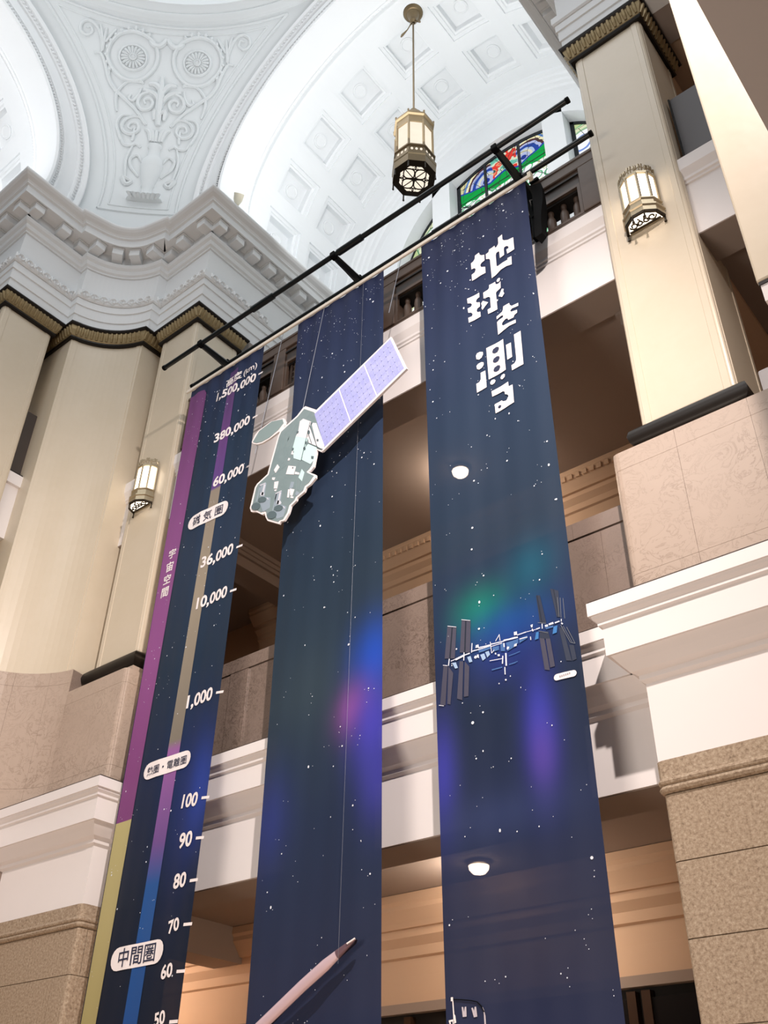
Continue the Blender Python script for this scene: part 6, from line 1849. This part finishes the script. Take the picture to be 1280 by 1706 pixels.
for k in range(8):
    a0, a1 = PI / 8 + 2 * PI * k / 8, PI / 8 + 2 * PI * (k + 1) / 8
    p, q = Vector((0.50 * math.cos(a0), 0.50 * math.sin(a0), 0)), Vector((0.50 * math.cos(a1), 0.50 * math.sin(a1), 0))
    n = (p + q).normalized()
    d = (q - p).normalized()
    mb = MB()
    a_, b_ = p + d * 0.03, q - d * 0.03
    mb.add([(a_.x, a_.y, 0.94), (b_.x, b_.y, 0.94), (b_.x, b_.y, 2.0), (a_.x, a_.y, 2.0)] + [(a_.x - n.x * .012, a_.y - n.y * .012, 0.94), (b_.x - n.x * .012, b_.y - n.y * .012, 0.94), (b_.x - n.x * .012, b_.y - n.y * .012, 2.0), (a_.x - n.x * .012, a_.y - n.y * .012, 2.0)],
           [(0, 1, 2, 3), (7, 6, 5, 4), (0, 4, 5, 1), (2, 6, 7, 3), (1, 5, 6, 2), (0, 3, 7, 4)])
    local(mb, 'glass_pane', 'lamp_glass', H)
    local(MB().tube([(p.x * 1.02, p.y * 1.02, 0.9), (p.x * 1.02, p.y * 1.02, 2.1)], 0.035, 6), 'glazing_post', 'bronze', H)
    local(MB().tube([(p.x * 1.1, p.y * 1.1, 0.30), (p.x * 1.12, p.y * 1.12, 0.02), (p.x * 1.12, p.y * 1.12, -0.05)], 0.02, 5, radii=[0.02, 0.022, 0.03]), 'pendant_drop', 'brass_dark', H)
    local(MB().tube([(p.x * 1.1, p.y * 1.1, 2.36), (p.x * 1.1, p.y * 1.1, 2.48), (p.x * 1.1, p.y * 1.1, 2.52)], 0.02, 5, radii=[0.02, 0.03, 0.008]), 'finial', 'bronze', H)
mb = MB()
loft(mb, [(octo(0.47), 1.98), (octo(0.53), 1.99), (octo(0.53), 2.06), (octo(0.51), 2.08), (octo(0.52), 2.30), (octo(0.57), 2.33), (octo(0.57), 2.40), (octo(0.40), 2.44)])
local(mb, 'upper_band', 'bronze', H)
local(MB().lathe([(0.42, 2.42), (0.36, 2.50), (0.34, 2.60), (0.30, 2.68), (0.31, 2.74), (0.28, 2.90), (0.20, 3.02), (0.12, 3.08), (0.10, 3.16), (0.12, 3.20), (0.06, 3.28), (0.04, 3.36)], (0, 0, 0), 20), 'crown_dome', 'bronze', H, smooth=True)
# underside: lit glass behind wrought scrolls
mb = MB()
mb.add([(x, y, 0.192) for x, y in octo(0.46)], [tuple(range(8))])
local(mb, 'bottom_glass', 'lamp_glass', H)
mb = MB()
o8, i8 = octo(0.58), octo(0.40)
for k in range(8):
    a, b = k, (k + 1) % 8
    mb.add([(o8[a][0], o8[a][1], 0.19), (o8[b][0], o8[b][1], 0.19), (i8[b][0], i8[b][1], 0.17), (i8[a][0], i8[a][1], 0.17)], [(0, 1, 2, 3)])
local(mb, 'bottom_rim', 'brass_dark', H)
gr = MB()
for k in range(4):
    a = PI / 4 * 2 * k
    ca, sa = math.cos(a), math.sin(a)
    for s in (-1, 1):
        pts = []
        for j in range(13):
            t = j / 12
            rr = 0.04 + 0.34 * t
            w_ = s * 0.15 * math.sin(PI * t) ** 0.8
            pts.append((ca * rr - sa * w_, sa * rr + ca * w_, 0.17))
        gr.tube(pts, 0.018, 5)
        pts = []
        for j in range(12):
            t = j / 11 * 1.7 * PI
            r2 = 0.075 * (1 - 0.6 * j / 11)
            x_, y_ = 0.25 + r2 * math.cos(t), s * (0.20 + r2 * math.sin(t))
            pts.append((ca * x_ - sa * y_, sa * x_ + ca * y_, 0.17))
        gr.tube(pts, 0.014, 5)
    gr.tube([(0.05 * ca, 0.05 * sa, 0.165), (0.40 * ca, 0.40 * sa, 0.17)], 0.014, 5)
gr.lathe([(0.0, 0.13), (0.06, 0.15), (0.0, 0.18)], (0, 0, 0), 10)
local(gr, 'scroll_grille', 'brass_dark', H)
local(MB().tube([(0, 0, 3.3), (0, 0, 8.0)], 0.028, 8), 'rod', 'bronze', H, smooth=True)
local(MB().lathe([(0.30, 8.56), (0.30, 8.50), (0.25, 8.44), (0.20, 8.42), (0.18, 8.34), (0.14, 8.22), (0.09, 8.10), (0.11, 8.02), (0.05, 7.92)], (0, 0, 0), 24), 'ceiling_rose', 'bronze', H, smooth=True)
local(MB().lathe([(0.38, 8.60), (0.38, 8.53), (0.31, 8.50)], (0, 0, 0), 24), 'rose_plate', 'plaster', H, smooth=True)
for s, l_ in ((-1, 1.0), (1, 0.55)):
    local(MB().tube([(s * 0.05, 0, 8.02), (s * 0.13, 0, 7.92), (s * 0.16 * (1 + 0.3 * l_), -0.02, 7.75), (s * (0.16 + 0.22 * l_), -0.05, 7.60), (s * (0.16 + 0.26 * l_), -0.06, 7.52)], 0.02, 6, radii=[0.03, 0.016, 0.016, 0.04, 0.02]), 'hook_arm', 'bronze', H, smooth=True)


def sconce():
    t = top('wall_lantern', (0, 0, 0), '', 'wall lantern')
    n = 6       # visible facets of a half octagon-like bay

    def half(r, sx=1.0):
        pts = [(-r, 0.0)]
        for k in range(1, 5):
            a = PI + PI * k / 5
            pts.append((r * math.cos(a) * sx, r * math.sin(a) * 1.05))
        pts.append((r, 0.0))
        return pts

    def lf(rings):
        return loft(MB(), rings)
    local(lf([(half(0.40), -0.72), (half(0.43), -0.70), (half(0.43), -0.58), (half(0.46), -0.56), (half(0.46), -0.52), (half(0.40), -0.50)]), 'lower_body', 'brass', t)
    local(lf([(half(0.385), -0.50), (half(0.40), -0.49), (half(0.40), -0.36), (half(0.43), -0.34), (half(0.43), -0.31), (half(0.36), -0.30)]), 'pierced_band', 'brass', t)
    hp = half(0.365)
    for k in range(5):
        p, q = Vector((*hp[k], 0)), Vector((*hp[k + 1], 0))
        d = (q - p).normalized()
        nn = Vector((d.y, -d.x, 0))
        if nn.dot((p + q)) < 0:
            nn = -nn
        a_, b_ = p + d * 0.02, q - d * 0.02
        mb = MB()
        mb.add([a_ + Vector((0, 0, -0.31)), b_ + Vector((0, 0, -0.31)), b_ + Vector((0, 0, 0.46)), a_ + Vector((0, 0, 0.46)),
                a_ - nn * .01 + Vector((0, 0, -0.31)), b_ - nn * .01 + Vector((0, 0, -0.31)), b_ - nn * .01 + Vector((0, 0, 0.46)), a_ - nn * .01 + Vector((0, 0, 0.46))],
               [(0, 1, 2, 3), (7, 6, 5, 4), (0, 4, 5, 1), (2, 6, 7, 3), (1, 5, 6, 2), (0, 3, 7, 4)])
        local(mb, 'glass_pane', 'sconce_glass', t)
    for k in range(6):
        p = Vector((*hp[k], 0)) * 1.02
        local(MB().tube([(p.x, p.y, -0.33), (p.x, p.y, 0.50)], 0.032, 6), 'glazing_post', 'brass', t)
    local(lf([(half(0.36), 0.45), (half(0.40), 0.46), (half(0.40), 0.52), (half(0.37), 0.54), (half(0.37), 0.56)]), 'upper_band', 'brass', t)
    cr = MB()
    hq = half(0.385)
    for k in range(5):
        for f in (0.08, 0.38, 0.62, 0.92):
            q = Vector((*hq[k], 0)).lerp(Vector((*hq[k + 1], 0)), f)
            hgt = 0.20 if f in (0.38, 0.62) else 0.15
            cr.tube([(q.x, q.y, 0.52), (q.x * 1.03, q.y * 1.03, 0.52 + hgt * 0.6), (q.x * 1.0, q.y * 1.0, 0.52 + hgt)], 0.016, 5, radii=[0.014, 0.02, 0.03])
        a_, b_ = Vector((*hq[k], 0)), Vector((*hq[k + 1], 0))
        pts = [a_.lerp(b_, j / 8) + Vector((0, 0, 0.56 + 0.09 * math.sin(PI * j / 8))) for j in range(9)]
        cr.tube(pts, 0.012, 5)
    local(cr, 'crest', 'brass', t)
    mb = MB()
    hb = half(0.36)
    mb.add([(x, y, -0.7215) for x, y in hb], [tuple(range(len(hb)))])
    local(mb, 'bottom_glass', 'sconce_glass', t)
    gr = MB()
    for s in (-1, 1):
        for c_, r0 in ((0.20, 0.09), (0.07, 0.07)):
            pts = []
            for j in range(14):
                a = j / 13 * 2.2 * PI
                rr = r0 * (1 - 0.6 * j / 13)
                pts.append((s * (c_ + rr * math.cos(a)), -0.17 + rr * math.sin(a), -0.73))
            gr.tube(pts, 0.02, 5)
    gr.tube([(-0.34, -0.04, -0.725), (0.34, -0.04, -0.725)], 0.03, 5)
    gr.tube([(-0.07, -0.3, -0.725), (0, -0.12, -0.725), (0.07, -0.3, -0.73)], 0.02, 5)
    hr = half(0.40)
    for a, b in zip(hr, hr[1:]):
        gr.tube([(*a, -0.72), (*b, -0.72)], 0.04, 5)
    local(gr, 'scroll_grille', 'brass_dark', t)
    for p in (hr[0], hr[2], hr[3], hr[5]):
        local(MB().tube([(p[0], p[1], -0.70), (p[0], p[1], -0.84), (p[0], p[1], -0.88)], 0.022, 5, radii=[0.018, 0.022, 0.035]), 'foot', 'brass_dark', t)
    local(MB().box(-0.37, 0.37, -0.02, 0.03, -0.72, 0.55), 'back_plate', 'brass', t)
    return t


sc1 = sconce()
sc1.location = (-3.20, CY + 9.06 - 0.035, 15.25)
sc1.scale = (0.80, 0.72, 0.86)
sc1['label'] = 'lit brass wall lantern with a crest on the right pillar'
sc1['group'] = 'wall lanterns on the pillars'
sc2 = copy_tree(sc1)
sc2.location = (-15.86, CY + 9.06 - 0.035, 15.25)
sc2['label'] = 'lit brass wall lantern on the left pillar, beside the purple banner stripe'


def bowl(loc, label, power):
    t = top('ceiling_lamp', loc, label, 'ceiling lamp', None, 'bowl lamps on the brown ceilings')
    local(MB().lathe([(0.21, 0.0), (0.21, -0.06), (0.17, -0.08)], (0, 0, 0), 24), 'rim', 'brass', t, smooth=True)
    local(MB().lathe([(0.18, -0.06), (0.165, -0.14), (0.11, -0.20), (0.0, -0.23)], (0, 0, 0), 24), 'bowl', 'bowl_glass', t, smooth=True)
    d = bpy.data.lights.new('bowl_lamp_light', 'POINT')
    d.energy = power
    d.color = (1.0, 0.84, 0.70)
    d.shadow_soft_size = 0.2
    o = bpy.data.objects.new('bowl_lamp_light', d)
    COL.objects.link(o)
    o.location = Vector(loc) + Vector((0, 0, -0.6))


bowl((-9.06, 13.39, 14.34), 'lit bowl lamp on the upper gallery ceiling glowing through the banner', 45)
bowl((-9.33, 13.87, 6.37), 'lit bowl lamp on the mezzanine ceiling glowing through the banner', 95)
bowl((-19.3, 12.9, 6.37), 'lit bowl lamp in the aisle behind the left pier', 170)

# small ivory security lamp on the cornice, white box on the marble dado
sl = top('small_spotlight', (-14.42, 10.55, 24.18), 'small ivory spotlight standing on the left cornice edge', 'spotlight')
MB().tube([(-14.42, 10.55, 24.18), (-14.42, 10.55, 24.75)], 0.05, 8, radii=[0.07, 0.04]).build('stem', M['ivory'], sl, smooth=True)
MB().tube([(-14.42, 10.55, 24.72), (-14.36, 10.52, 24.85), (-14.25, 10.45, 24.98)], 0.12, 10, radii=[0.06, 0.13, 0.15]).build('head', M['ivory'], sl, smooth=True)
wbx = MB().box(-2.18, -1.6, 10.35, 10.55, 10.10, 10.75).build('white_box', M['print_white'], None, bevel=0.03)
tag(wbx, 'small white box on the marble dado at the right edge', 'box')
